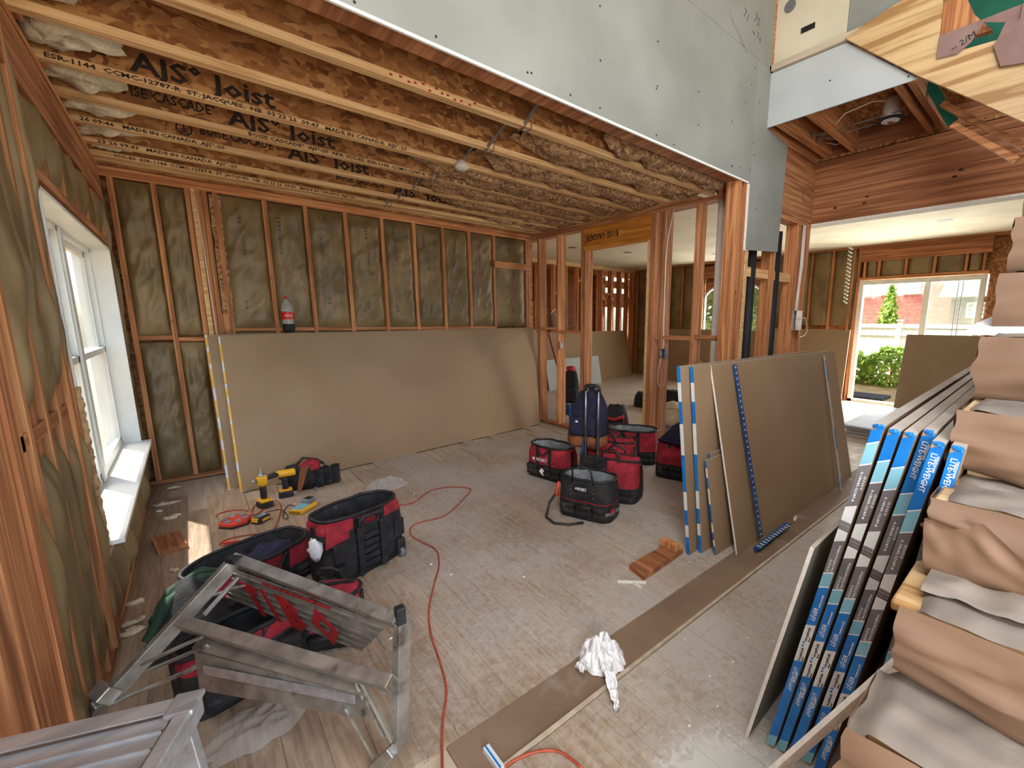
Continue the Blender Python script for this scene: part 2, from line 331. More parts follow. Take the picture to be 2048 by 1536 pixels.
far.build('planks', plank_m, floor, kind='stuff')
MB().box((XL,1.130,-.016),(6.5,1.146,.006)).build('trim_strip', thrm, floor, label='pale wooden strip let into the floor beside the bare board')
# bare underlay board between strip and planks
MB().box((.55,1.148,-.016),(6.5,1.343,-.003)).build('bare_board', strip, floor, label='bare brown board without planks')
# ---- back wall ----
def studs_x(parent, xs, y0, z0, z1, d=.14, w=.038, m=None):
    for x in xs: MB().box((x-w/2,y0,z0),(x+w/2,y0+d,z1)).build('stud', m or studz, parent, bevel=.0015)
wb = struct('wall_back')
MB().box((XL-.15,YB+.15,-.1),(XP+.15,YB+.19,3.2)).build('sheathing', osbd, wb)
for k, (a, b) in enumerate(((0,.038),(ZP,ZP+.038),(ZP+.04,ZP+.078))):
    MB().box((XL,YB,a),(XP+.14,YB+.14,b)).build('sole_plate' if k == 0 else 'top_plate', studx, wb)
sx = [at(p,q,1,YB).x for p,q in ((308,385),(430,395),(528,405),(610,415),(690,428),(763,440),(827,450),(885,458),(938,465),(988,470))]
pc = [.135,.175,.215,.255]
studs_x(wb, [XL+.06]+sx, YB, .038, ZP)
for i, x in enumerate(pc): MB().box((x-.019+.001,YB-.002*(i % 2),.038),(x+.018,YB+.14,ZP)).build('post_ply', flg if i == 1 else studz, wb)
studs_x(wb, [XP-.055, XP-.012], YB, .038, ZP)
allx = sorted([XL+.06]+sx+[XP-.055])
def blk_x(x0, x1, z, y=YB, h=.038): MB().box((x0,y+.005,z),(x1,y+.13,z+h)).build('blocking', studx, wb)
blk_x(allx[0]+.02, sx[0]-.02, 1.36); blk_x(sx[0]+.02, .115, 1.34)
for i in range(1, len(sx)-1): blk_x(sx[i]+.02, sx[i+1]-.02, 1.43)
MB().box((sx[-1]-.02,YB-.038,2.29),(XP-.02,YB,2.38)).build('blocking', studx, wb)
def batt_x(x0, x1, z0, z1, y, parent, seed, amp=.022, out=.02):
    w = x1-x0; h = z1-z0
    def fn(u, v):
        e = min(u, 1-u)*2; ev = min(v, 1-v)*2; b = (1-(1-min(1, e*2.6))**2); bv = 1-(1-min(1, ev*h*4))**2
        wr = ridg((u*2.6+seed*9, v*h*5, seed))*.55+nz3((u*3+seed, v*h*3.3, 3.1))*.5
        wr2 = ridg((u*1.2+v*h*2.2+seed*3, v*h*8-u*3, seed+5))**3
        return (x0+w*u, y+.055-out-b*bv*(.030+.022*wr)-.020*wr2*b*bv, z0+h*v)
    o = MB().grid(14, max(6, int(h*30)), fn).build('insulation_batt', kraft, parent, smooth=True)
    return o
bays = [(allx[0]+.02,sx[0]-.02,True),(sx[0]+.02,.115,True)]+[(sx[i]+.02,sx[i+1]-.02,False) for i in range(1,len(sx)-1)]+[(sx[-1]+.02,XP-.075,False)]
for i, (a, b, full) in enumerate(bays):
    zb = 1.40 if full else 1.47
    if not full: batt_x(a, b, 1.1, 1.425, YB, wb, i*3.3+5, out=.0)
    o = batt_x(a, b, zb, ZP-.01, YB, wb, i*1.7+1)
    if full:
        o2 = batt_x(a, b, .04, 1.33, YB, wb, i*2.3+9)
    # printed marks on the facing
    for z, s, mm in ((zb+.22,'R-15',bink),(zb+.75,'INSULATION',bink),(zb+1.02,'R R R R',ink)) if b-a > .3 else ():
        xx = a+(b-a)*random.uniform(.3,.6); text(s, (xx,YB-.018,z+random.uniform(-.05,.05)), (0,0,1), (-1,0,0), .042, mm, o, 'print')
MB().grid(4, 40, lambda u, v: (.285+.085*u+.012*nz3((v*9,u,1)), YB+.02+.02*nz3((u*3,v*22,4)), 1.6+v*(ZP-1.62))).build('insulation_batt', fgb, wb, smooth=True)
MB().box((.275,YB-.001,.038),(.36,YB+.13,1.6)).build('cripple_stud', studz, wb)
MB().tube([(.19,YB-.008,ZP-.02),(.20,YB-.012,2.2),(.21,YB-.01,1.7),(.212,YB-.01,1.36)], .004, 6).build('wire', wcab, wb, smooth=True, label='thin white wire down the post')
# ---- left wall ----
wl = struct('wall_left')
MB().box((XL-.16,-4,-.1),(XL-.14,-.6,5.2)).build('sheathing', osbd, wl); MB().box((XL-.16,-.6,3.3),(XL-.14,YB+.2,5.2)).build('sheathing', osbd, wl)  # wall carried on out of view, added to stop stray sun
wy0, wy1, wz0, wz1 = 2.97, 5.29, .50, 2.11
for (y0,y1,z0,z1) in ((-.6,wy0-.03,-.1,3.3),(wy1+.03,YB+.2,-.1,3.3),(wy0-.03,wy1+.03,-.1,wz0-.03),(wy0-.03,wy1+.03,wz1+.03,3.3)):
    MB().box((XL-.16,y0,z0),(XL-.14,y1,z1)).build('sheathing', osbd, wl)
MB().box((XL-.14,-.6,0),(XL,YB,.038)).build('sole_plate', study, wl)
MB().box((XL-.14,-.6,ZP),(XL+.002,YB,ZP+.038)).build('top_plate', study, wl)
MB().box((XL-.14,-.6,ZP+.04),(XL+.006,YB,ZC)).build('top_plate', study, wl)
def beamf(u): return ZP-.235-(.02 if int(u*9) % 2 else 0)
MB().box((XL-.03,1.2,ZP-.24),(XL+.012,YB-.1,ZP-.002)).build('header_beam', redw, wl, label='wide rough beam under the plates')
def stud_y(y, z0=.038, z1=ZP, w=.038, d=.14, off=0, m=studz): MB().box((XL-d,y-w/2,z0),(XL+off,y+w/2,z1)).build('stud', m, wl, bevel=.0015)
py0, py1 = at(84,1500,0,XL).y, at(171,1490,0,XL).y
for y, off in ((.75,.0),(at(64,1530,0,XL).y-.02,.0),(1.95,.01),(2.18,.0),(2.42,.0),(2.62,.0),(2.80,.01),(2.92,.005)): stud_y(y, off=off+.004)
MB().box((XL-.14,py0,.038),(XL+.004,py1,ZP)).build('post', studz, wl, bevel=.003, label='broad reddish post in the bottom left corner'); stud_y(py1+.03, off=.0)
for y in (wy1+.05, YB-.05): stud_y(y)
for y in (2.30,2.70): stud_y(y, w=.03, off=-.004)
for y in (3.35,3.75,4.15,4.55,4.95): stud_y(y, z1=wz0-.06); stud_y(y, z0=wz1+.08, z1=ZP-.2)
MB().box((XL-.14,wy0-.06,wz0-.07),(XL,wy1+.06,wz0-.03)).build('rough_sill', study, wl)
MB().box((XL-.14,wy0-.10,wz1+.03),(XL+.01,wy1+.06,wz1+.075)).build('rough_header', study, wl)
def batt_y(y0, y1, z0, z1, seed, out=.05):
    w = y1-y0; h = z1-z0
    def fn(u, v):
        e = min(u, 1-u)*2; b = 1-(1-min(1, e*2))**2; bv = 1-(1-min(1, min(v,1-v)*h*6))**2
        wr = ridg((u*1.6+seed*7, v*h*1.3+seed, seed))+nz3((u*2+seed, v*h*2.2, 1.1))*.6
        return (XL-.042+out*(.3+.7*b*bv)*(.5+.6*wr)+.010*nz3((v*h*5,u*4,seed)), y0+w*u, z0+h*v)
    return MB().grid(12, max(6, int(h*24)), fn).build('insulation_batt', kraft, wl, smooth=True)
ys = [py1+.04,1.93,2.16,2.40,2.60,2.78,2.90]
for i in range(len(ys)-1):
    if ys[i+1]-ys[i] > .12: batt_y(ys[i]+.012, ys[i+1]-.012, .05, 1.14, i+.3, .06); batt_y(ys[i]+.012, ys[i+1]-.012, 1.21, ZP-.03, i+3.3, .06)
for y0, y1 in ((1.97,2.16),(2.2,2.40),(2.44,2.6),(2.64,2.78)): MB().box((XL-.12,y0,1.15),(XL+.0,y1,1.20)).build('blocking', study, wl)
yy = [wy0,3.35,3.75,4.15,4.55,4.95,wy1+.03]
for i in range(6): batt_y(yy[i]+.02, yy[i+1]-.02, .05, wz0-.06, i+11, .085); batt_y(yy[i]+.005, yy[i+1]-.005, wz1+.06, ZP-.15, i+21, .055)
batt_y(wy1+.08, YB-.07, .05, ZP-.05, 31, .06)
# ragged cream foam along the near window jamb
foamm = mat('tan_foam', (150,116,78), (190,156,112), (30,30,30), rough=.95, bump=.8, rnd=0)
def foam(u, v): return (XL+.004+.02*math.sin(PI*u)+.012*nz3((v*30,u*5,2)), wy0-.028+.03*u+.010*nz3((v*44,u,7)), wz0-.05+.8*v)
MB().grid(6, 70, foam).build('foam_seal', foamm, wl, smooth=True)
# ---- window 1: two double-hung units with a deep jamb ----
wn = struct('window_1')
xo, xi = XL-.20, XL+.012
MB().box((xo,wy0,wz1-.018),(xi,wy1,wz1)).build('jamb', wht, wn, bevel=.001)
for y in (wy0, wy1-.018): MB().box((xo,y,wz0),(xi,y+.018,wz1)).build('jamb', wht, wn, bevel=.001)
MB().box((xo,wy0-.02,wz0-.024),(XL+.075,wy1+.02,wz0)).build('stool', wht, wn, bevel=.003)
MB().box((XL-.005,wy0,wz0-.09),(XL+.015,wy1,wz0-.024)).build('apron', thrm, wn, bevel=.003)
ym = (wy0+wy1)/2
MB().box((XL-.155,ym-.045,wz0),(XL-.09,ym+.045,wz1-.018)).build('mullion', wht, wn, bevel=.002)
for (a, b) in ((wy0+.018,ym-.045),(ym+.045,wy1-.018)):
    for z0, z1, x in ((wz0+.03,(wz0+wz1)/2+.02,XL-.115),((wz0+wz1)/2-.02,wz1-.05,XL-.145)):
        s = MB(); t = .042
        s.box((x-.015,a+.03,z0),(x+.015,b-.03,z0+t)); s.box((x-.015,a+.03,z1-t),(x+.015,b-.03,z1))
        s.box((x-.015,a+.03,z0),(x+.015,a+.03+t,z1)); s.box((x-.015,b-.03-t,z0),(x+.015,b-.03,z1))
        o = s.build('sash', wht, wn, bevel=.002)
        MB().box((x-.003,a+.03+t,z0+t),(x+.003,b-.03-t,z1-t)).build('pane', glass, o)
    f = MB(); f.box((XL-.16,a,wz0),(XL-.10,a+.03,wz1-.018)); f.box((XL-.16,b-.03,wz0),(XL-.10,b,wz1-.018)); f.box((XL-.16,a,wz1-.05),(XL-.10,b,wz1-.018)); f.box((XL-.16,a,wz0),(XL-.10,b,wz0+.03))
    f.build('frame', wht, wn, bevel=.002)
# ---- ceiling with I-joists ----
ce = struct('ceiling')
JZ = ZC+.302
MB().box((XL-.15,YH,JZ),(XP+.14,YB+.15,JZ+.02)).build('subfloor_deck', osbd, ce)
JY = [2.59,3.08,3.56,4.03,4.48,4.94,5.28]
joist = []
for y in JY:
    w = MB().box((XL-.03,y-.005,ZC+.038),(XP+.14,y+.005,JZ-.038)).build('joist', osbm, ce)
    for z in (ZC, JZ-.038): MB().box((XL-.03,y-.03,z),(XP+.14,y+.03,z+.038)).build('flange', flg, w, bevel=.001)
    joist.append(w)
MB().box((XL-.03,5.50,ZC),(XP+.14,5.56,JZ)).build('rim_board', osbm, ce)
MB().box((XL-.03,5.40,ZC),(XP,5.455,ZC+.038)).build('nailer', flg, ce)
MB().box((XL-.14,YH,ZC),(XL-.10,YB,JZ)).build('rim_board', osbm, ce)
def jtext(s, p0, p1, j, h, web):
    y = JY[j]-(.0058 if web else .0308); a = at(p0[0],p0[1],1,y); b = at(p1[0],p1[1],1,y)
    z = min(max(a.z, ZC+.05), JZ-.05-h) if web else ZC+.007
    text(s, (a.x,y,z), (1,0,0), (0,0,1), h*1.35, ink, joist[j], width=b.x-a.x, bold=(.0035 if h > .09 else .0018) if web else .0009)
E1 = 'ESR-1144  CCMC-12787-R  ST. JACQUES,  NB  03 23 26  09:47   MADE IN CANADA  AJS°-20'
jtext(E1,(88,118),(813,294),2,.024,0); jtext('ADE°',(145,93),(225,108),2,.06,1); jtext('AJS° Joist',(262,140),(552,205),2,.105,1)
jtext('BOISE CASCADE°  AJS°-20  APA  ICC-ES  ESR-1144  CCMC-12787-R  ST. JACQUES,  NB  03 23 26  09:47   MADE IN CANADA  AJS°-20',(497,272),(1075,397),3,.024,0)
jtext('BOISE CASCADE°',(218,180),(430,225),3,.06,1); jtext('AJS° Joist',(458,248),(672,290),3,.105,1)
jtext('26 09:46   MADE IN CANADA  AJS°-20',(160,243),(450,298),4,.024,0); jtext('BOISE CASCADE',(400,268),(545,297),4,.06,1); jtext('AJS° Joist',(577,318),(740,350),4,.105,1)
jtext('23 26 09:43   MADE IN CANADA  AJS°-20',(195,288),(475,337),5,.024,0); jtext('BOISE CASCADE',(672,358),(768,375),5,.06,1); jtext('AJS° Joist',(787,390),(905,405),5,.1,1)
jtext('ICC-ES  ESR-1144  CCMC-12787-R  ST. JACQUES,  NB  03 23 26  09:30   MADE IN CANADA  AJS°-20',(230,322),(710,400),6,.024,0)
for (p, j) in (((182,165),3),((368,258),4)):
    c = at(p[0],p[1],1,JY[j]-.006); c.z = min(max(c.z, ZC+.10), JZ-.10); s = MB(); n = 20; r = .042
    s.tube([(c.x+r*math.cos(2*PI*k/n),c.y,c.z+r*math.sin(2*PI*k/n)) for k in range(n+1)], .0045, 4, False)
    s.box((c.x-.004,c.y-.001,c.z-.03),(c.x+.004,c.y,c.z+.03))
    for q in (-.012,.0,.012): 
        for sg in (-1, 1): s.bar((c.x,c.y,c.z+q-.01),(c.x+sg*.022,c.y,c.z+q-.022),.001,.006)
    s.build('printed_emblem', ink, joist[j])
# scuffed crimson chalk marks on the near joist web flange
for k in range(26):
    x = .95+k*.02+random.uniform(-.01,.01); MB().obox((x,JY[0]-.0306,ZC+.02+random.uniform(-.012,.012)),.016,.0006,.010).build('chalk_mark', redp, joist[0]) if k % 2 == 0 else None
# cream fibreglass stuffed at the joist ends by the left wall
for i in range(7):
    y0 = (JY[i-1] if i else YH+.1)+.04; y1 = JY[i]-.04 if i else JY[0]-.04
    if i == 0: continue
    o = MB(); 
    def fn(u, v, i=i, y0=y0, y1=y1):
        t = u*PI; r = 1+.25*nz3((u*4,v*5,i*3.1)); x = XL+.0+.20*math.sin(t/2)**.5*r+.04*nz3((u*9,v*9,i)); z = ZC+.03+(.25)*(1-u)+.02*nz3((v*6,u*8,i+2)); return (x-.1*u*(1-v), y0+(y1-y0)*v, z)
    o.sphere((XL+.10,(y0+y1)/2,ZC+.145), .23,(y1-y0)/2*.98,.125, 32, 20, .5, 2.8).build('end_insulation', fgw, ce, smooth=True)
    MB().box((XL-.03,y0,ZC),(XL+.03,y0+.055,ZC+.14)).build('end_block', redw, ce)
# brown fibreglass packed between the joists on the right
bay = [YH+.16]+JY+[5.40]
xs0 = [2.45,1.98,1.92,1.55,1.72,2.2,2.9,3.0]
for i in range(len(bay)-1):
    y0, y1 = bay[i]+.034, bay[i+1]-.034; x0 = xs0[i]; x1 = XP+.1
    if y1-y0 < .1: continue
    def fn(u, v, y0=y0, y1=y1, x0=x0, x1=x1, i=i):
        x = x0+(x1-x0)*u+.05*nz3((v*4,i,2))*(1-u); y = y0+(y1-y0)*v
        e = min(1, min(u*9, 1)); ev = 1-(abs(v-.5)*2)**4
        z = ZC+.13-.09*e*ev+.055*noise.turbulence(Vector((x*6,y*7,i)), 4, False)*ev-.02
        z -= .045*ridg((x*2.6+y*4,y*3-x*2,i))*ev*e
        return (x, y, max(z, ZC-.012))
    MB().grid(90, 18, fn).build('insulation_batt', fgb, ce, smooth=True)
# ---- bulkhead / hall wall (along x) ----
wh = struct('wall_hall')
MB().box((XL-.15,YH,ZC-.002),(XP+.1,YH+.13,ZC+.30)).build('header_beam', redw, wh)
dz = .0135
def sheet(pts, name='drywall_sheet', m=dgray, off=(0,-dz,0), par=None): return MB().prism(pts, off).build(name, m, par or wh)
sheet([(XL-.1,YH,ZC),(3.95,YH,ZC),(3.95,YH,ZC+1.0),(XL-.1,YH,ZC+1.0)][::1])
sheet([(3.95+.001,YH,2.22),(4.615,YH,2.27),(4.655,YH,3.30),(4.2,YH,3.33),(4.2,YH,ZC+1.0),(3.951,YH,ZC+1.0)])
sheet([(XL-.1,YH,ZC+1.002),(4.2,YH,ZC+1.002),(4.2,YH,5.0),(XL-.1,YH,5.0)])
MB().box((XL-.1,YH-dz-.0005,ZC-.014),(3.95,YH+.0,ZC)).build('sheet_edge', dcore, wh, label='white cut edge of the drywall')
MB().box((3.936,YH-dz-.0005,2.215),(3.951,YH,ZC)).build('sheet_edge', dcore, wh)
s = MB(); scr = [(872,73),(868,143),(1055,145),(1063,146),(1141,190),(1200,216),(1201,121),(1316,83),(1315,172),(1313,177),(1313,270),(1200,12),(1348,289),(1397,183),(1397,250),(709,4),(1464,243),(1508,286),(1508,310),(1492,205),(1465,332),(1463,333),(1500,340),(1520,395),(1511,418),(1480,335),(1530,480),(1519,204),(1510,135),(1503,170)]
for p in scr:
    c = at(p[0],p[1],1,YH-dz-.0006); s.tube([c+V(0,-.0004,0),c+V(0,.0015,0)], .0065, 8)
s.build('screw_heads', blk, wh)
for p0, sz, tx in (((1486,30),.10,'71'),((1508,40),.10,'75'),((1512,75),.085,'74'),((1503,62),.03,'1200')):
    c = at(p0[0],p0[1],1,YH-dz-.001); text(tx, c, (1,0,-.25), (0,0,1), sz, ink, wh, bold=-.002)
c = at(1459,30,1,YH-dz-.001); text('TYPE X GYPSUM BOARD 5/8', c, V(1,0,-.55), (0,0,1), .03, gryt, wh, width=.34)
# studs of the hall wall under and beside the drywall
MB().box((3.80,YH+.001,.038),(3.84,YH+.13,ZC-.002)).build('stud', studz, wh)
MB().box((3.90,YH+.001,0),(3.975,YH+.14,ZC-.002)).build('post', studz, wh, bevel=.002, label='broad post at the bulkhead corner with pencilled marks')
text('4', at(1462,574,0,3.899), (0,-1,0), (0,0,1), .055, blk, wh, 'handwriting', bold=.0015); text('VRD', at(1458,590,0,3.899), (0,-1,0), (0,0,1), .06, blk, wh, 'handwriting', width=.075, bold=.002)
for x in (3.99,4.03): MB().box((x,YH+.002,0),(x+.014,YH+.11,2.22)).build('plywood_strip', flg, wh)
for x, w in ((4.58,.038),(5.12,.07),(5.36,.08)): MB().box((x,YH+.002,0),(x+w,YH+.14,2.62 if x > 5 else 2.3)).build('stud', studz, wh, bevel=.002)
MB().box((4.05,YH+.02,1.05),(5.12,YH+.13,1.09)).build('blocking', studx, wh)
MB().box((4.05,YH+.05,2.0),(5.12,YH+.12,2.09)).build('blocking', flg, wh)
MB().box((4.66,YH+.0,2.62),(5.44,YH+.14,2.66)).build('plate', studx, wh)
MB().box((4.66,YH+.0,2.665),(5.44,YH+.04,3.28)).build('rim_board', studx, wh); MB().box((4.21,YH+.001,3.30),(5.5,YH+.04,5.1)).build('rim_board', studx, wh)
MB().box((XL,YH,3.11),(4.2,YH+.03,5.0)).build('backing', studx, wh)
# ---- partition (along y) ----
wp = struct('wall_partition')
D = .14
MB().box((XP,YH+.14,ZP),(XP+D,YB,ZP+.038)).build('top_plate', study, wp)
MB().box((XP,YH+.55,ZP+.04),(XP+D,YB,ZC-.002)).build('top_plate', study, wp)
MB().box((XP,4.24,.0),(XP+D,YB,.038)).build('sole_plate', study, wp); MB().box((XP,YH+.14,.0),(XP+D,3.16,.038)).build('sole_plate', study, wp)
def yedge(px, py): return at(px,py,0,XP).y
def pst(px, py, w=.038, z0=.038, z1=ZP, name='stud', m=studz):
    y = yedge(px, py); MB().box((XP,y-w,z0),(XP+D,y,z1)).build(name, m, wp, bevel=.0015); return y-w/2
yA = pst(1075.5,600); yB2 = pst(1113,600); yC = pst(1162,480); pst(1165.8,600, z1=2.46)
hy1 = yedge(1167,480); hy0 = yedge(1301,470)
hb = MB().box((XP+.003,hy0,2.46),(XP+.11,hy1,ZP-.001)).build('header', lvl, wp, label='orange laminated header over the opening')
text('BOISE CASCADE', at(1237,470,0,XP+.002)+V(0,0,.06), (0,1,0), (0,0,-1), .10, blk, hb, width=.56, bold=.002)
MB().box((XP,hy0-.001,.038),(XP+D,hy0+.037,2.458)).build('jack_stud', flg, wp)
for k in (1,2): MB().box((XP,hy0-.04*k,.038),(XP+D,hy0-.04*k+.038,ZP)).build('stud', studz, wp, bevel=.0015)
yD = pst(1320,600); yE = pst(1391,455)
def blky(y0, y1, z): MB().box((XP+.01,y0,z),(XP+D-.01,y1,z+.038)).build('blocking', study, wp)
blky(yA+.02, YB-.02, 1.42); blky(yB2+.02, yA-.02, 1.42); blky(yC+.04, yB2-.02, 1.38); blky(yD+.02, hy0-.08, 1.35); blky(yE+.02, yD-.02, 1.36); blky(YH+.15, yE-.02, 1.38)
for k in (0,1,2): MB().box((XP+.03,yE-.07-.04*k,.038),(XP+.12,yE-.032-.04*k,1.14-.02*k)).build('cripple_stud', studz, wp)
# ---- cross beam towards the far room ----
wbm = struct('trim_1')
XB = 5.44
for z0, z1, o in ((2.66,2.75,0),(2.752,3.0,.012),(3.002,3.21,.012),(3.212,3.25,.0),(3.252,3.31,.0)):
    MB().box((XB+o,-.6,z0),(XB+.14,YH+.01,z1)).build('beam_ply', redw, wbm, bevel=.001)
MB().box((XB-.01,-.6,2.642),(XB+.15,YH+.1,2.66)).build('drywall_edge', dcore, wbm)
for (y, z) in ((1.9,2.80),(1.6,2.86),(1.62,2.8),(.9,2.9),(.86,2.95)): MB().sphere((XB+.011,y,z),.003,.02,.012,8,5).build('knot', ink, wbm, smooth=True)
# ---- upper landing edge ----
up = struct('trim_2')
XU = 4.2
MB().prism([(XU,.985,3.33),(XU,YH-.014,3.33),(XU,YH-.014,3.78),(XU,1.5,3.78)], (.0135,0,0)).build('drywall_sheet', dwhite, up)
MB().box((XU-.035,.86,3.785),(XU+.10,YH-.014,3.835)).build('ledge_cap', thrm, up, bevel=.003)
MB().box((XU-.035,YH-.03,3.785),(XU+.02,YH+.02,3.835)).build('ledge_cap', thrm, up)
for p in ((1660,161),(1817,153)):
    c = at(p[0],p[1],0,XU-.001); MB().tube([c,c+V(.002,0,0)],.007,8).build('screw_head', blk, up)
for (p, q) in (((1560,258),.06),((1640,255),.045),((1805,200),.045),((1833,195),.05)):
    y = at(p[0],p[1],2,3.33).y; MB().box((XU+.02,y-q,3.33),(XB,y,3.56)).build('joist', studx, up, bevel=.002)
MB().box((XU+.015,.80,3.56),(XB+.2,YH+.1,3.60)).build('subfloor_deck', osbd, up); MB().box((XB+.10,-1.2,3.30),(XB+.14,YH+.1,3.60)).build('rim_board', redw, up)
wu = struct('wall_upper')
MB().box((XU+.06,1.53,3.83),(XU+.08,YH,5.0)).build('drywall_sheet', dcream, wu)
yq = at(1889,20,0,XU+.06).y; MB().box((XU+.058,yq,3.83),(XU+.08,1.525,5.0)).build('drywall_sheet', dgray, wu)
a = at(1602,62,0,XU+.057); b = at(1630,50,0,XU+.057)
MB().box((XU+.055,min(a.y,b.y),min(a.z,b.z)-.02),(XU+.059,max(a.y,b.y),max(a.z,b.z)+.02)).build('outlet_hole_shade', dark, wu)  # dark plate on the sheet, painted as the shade in an outlet hole
a = at(1580,12,0,XU+.055); MB().tube([a,a+V(.003,0,0)],.05,20).build('round_hole_shade', gryt, wu)  # grey disc painted as the shaded inside of a round hole
# ---- far room ----
zf = 3.0
wf = struct('wall_far')
MB().box((XF+.15,-1.5,-.1),(XF+.17,1.0,3.4)).build('sheathing', osbd, wf)
MB().box((XF+.15,2.86,-.1),(XF+.17,4.72,3.4)).build('sheathing', osbd, wf)
MB().box((XF+.15,6.35,-.1),(XF+.17,YF+.2,3.4)).build('sheathing', osbd, wf)
MB().box((XF+.15,1.0,2.36),(XF+.17,2.86,3.4)).build('sheathing', osbd, wf)
MB().box((XF+.15,4.72,-.1),(XF+.17,6.35,.95)).build('sheathing', osbd, wf); MB().box((XF+.15,4.72,2.62),(XF+.17,6.35,3.4)).build('sheathing', osbd, wf)
MB().box((XF,-1.5,zf-.04),(XF+.14,YF,zf)).build('top_plate', study, wf); MB().box((XF,2.9,0),(XF+.14,YF,.038)).build('sole_plate', study, wf)
def sty(y, z0, z1, x=XF, w=.038, par=wf): MB().box((x,y-w/2,z0),(x+.14,y+w/2,z1)).build('stud', studz, par)
for y in (2.88,2.98,3.35,3.75,4.16,4.55,4.68,6.4,6.52,6.95,7.35,7.75,8.15,8.5): sty(y, .038, zf-.04)
for y in (1.08,1.3,1.72,2.13,2.55,2.78): sty(y, 2.42, 2.70)
MB().box((XF-.01,1.0,2.70),(XF+.1,2.87,zf-.04)).build('header_beam', redw, wf); MB().box((XF,1.0,2.37),(XF+.14,2.87,2.42)).build('plate', study, wf)
MB().box((XF-.01,4.7,2.62),(XF+.1,6.38,2.9)).build('header_beam', redw, wf)
yv = [2.9,3.35,3.75,4.16,4.55]
def batt_f(y0, y1, z0, z1, sd):
    def fn(u, v): e = min(u,1-u)*2; return (XF+.06-.05*(1-(1-min(1,e*2))**2)-.01*ridg((u*2+sd,v*(z1-z0)*3,sd)), y0+(y1-y0)*u, z0+(z1-z0)*v)
    MB().grid(8, 20, fn).build('insulation_batt', kraft, wf, smooth=True)
for i in range(4): batt_f(yv[i]+.02, yv[i+1]-.02, 1.5, zf-.05, i+.5)
for a, b in ((6.54,6.93),(6.97,7.33),(7.37,7.73),(7.77,8.13),(8.17,8.48)): batt_f(a+.01, b-.01, .05, zf-.05, a)
for a, b in ((1.1,1.28),(1.32,1.7),(1.74,2.11),(2.15,2.53),(2.57,2.76)): batt_f(a+.01, b-.01, 2.43, 2.70, a)
cf = struct('ceiling_far')
for i in range(5):
    x0 = 4.55+i*1.08; MB().box((x0,YH+.2,zf),(min(x0+1.075,XF+.14),YF,zf+.013)).build('drywall_sheet', dcream, cf)
MB().box((XB+.14,-1.5,zf),(XF+.14,YH+.198,zf+.013)).build('drywall_sheet', dcream, cf)
MB().box((4.1,YH+.2,zf+.3),(XF+.2,YF+.2,zf+.33)).build('subfloor_deck', osbd, cf); MB().box((XB,-1.5,zf+.32),(XF+.2,YH+.2,zf+.35)).build('subfloor_deck', osbd, cf)
for p in ((1145,495),(1255,505),(1430,508)):
    c = at(p[0],p[1],2,zf); MB().tube([c+V(0,0,-.003),c],.09,18).build('light_cutout', gryt, cf)
c = at(1890,441,2,zf); MB().tube([c+V(0,0,-.003),c],.09,18).build('light_cutout', gryt, cf)
# far room back wall: open studs with another framed room behind
wr = struct('wall_rear')
MB().box((XP+.14,YF,zf-.09),(XF,YF+.14,zf)).build('top_plate', flg, wr); MB().box((XP+.14,YF,0),(XF,YF+.14,.038)).build('sole_plate', studx, wr)
rx = [5.3,5.62,6.0,6.36,6.42,6.85,7.25,7.62,8.02,8.1,8.5,8.85,9.2,9.52,9.75]
studs_x(wr, rx, YF, .038, zf-.09)
for x0, x1, z in ((5.32,5.6,2.3),(5.64,5.98,1.8),(6.87,7.23,2.2),(7.64,8.0,2.55),(8.52,8.83,2.25)): MB().box((x0,YF+.02,z),(x1,YF+.11,z+.06)).build('blocking', studx, wr)
for x0, x1, z0, z1 in ((5.3,6.4,2.35,2.9),(6.86,7.6,.2,2.1),(7.64,8.0,.2,1.9)): MB().box((x0,YF+1.7,z0),(x1,YF+1.72,z1)).build('backing_panel', redw, wr)
studs_x(wr, [5.9,6.3,6.7,7.1,7.6,8.0,8.4,9.6,10.1,10.5,10.9,11.3,11.8,12.2], YF+1.9, 0, zf, m=redw)
xw = at(1196,600,1,YF+2.08).x
MB().box((5,YF+2.06,-.1),(xw,YF+2.1,3.4)).build('sheathing', redw, wr)
MB().box((xw,YF+2.06,2.02),(13,YF+2.1,2.5)).build('sheathing', redw, wr); MB().box((xw,YF+2.06,-.1),(13,YF+2.1,1.1)).build('sheathing', redw, wr)
MB().box((xw,YF+2.06,2.66),(13,YF+2.1,2.9)).build('sheathing', redw, wr)
MB().box((10.9,YF+2.06,-.1),(13,YF+2.1,3.4)).build('sheathing', redw, wr) if False else None
MB().box((4.1,YF,zf+.02),(13,YF+2.1,zf+.05)).build('subfloor_deck', osbd, wr)
MB().box((4.1,YF+.15,-.12),(13,YF+2.1,-.02)).build('floor_base', strip, wr)
MB().box((XP+.14,YB+.19,-.1),(XP+.18,YF+2.1,3.3)).build('sheathing', osbd, wr)
# sliding door
dr = struct('door_1')
y0, y1 = 1.02, 2.84; 
MB().box((XF+.02,y0,2.27),(XF+.13,y1,2.35)).build('frame', wht, dr); 
for y in (y0, y1-.07): MB().box((XF+.02,y,0),(XF+.13,y+.07,2.27)).build('frame', wht, dr)
MB().box((XF+.02,y0,-.02),(XF+.13,y1,.05)).build('sill', wht, dr)
MB().box((XF+.05,1.74,.05),(XF+.09,1.83,2.27)).build('meeting_stile', wht, dr)
MB().box((XF+.068,y0+.07,.05),(XF+.072,1.74,2.27)).build('pane', glass, dr)
for z in (1.45,1.16): MB().box((XF+.06,y0+.07,z),(XF+.08,1.74,z+.01)).build('muntin', gryt, dr)
for y in (1.36,1.30): MB().box((XF+.06,y,.05),(XF+.08,y+.01,2.27)).build('muntin', gryt, dr)
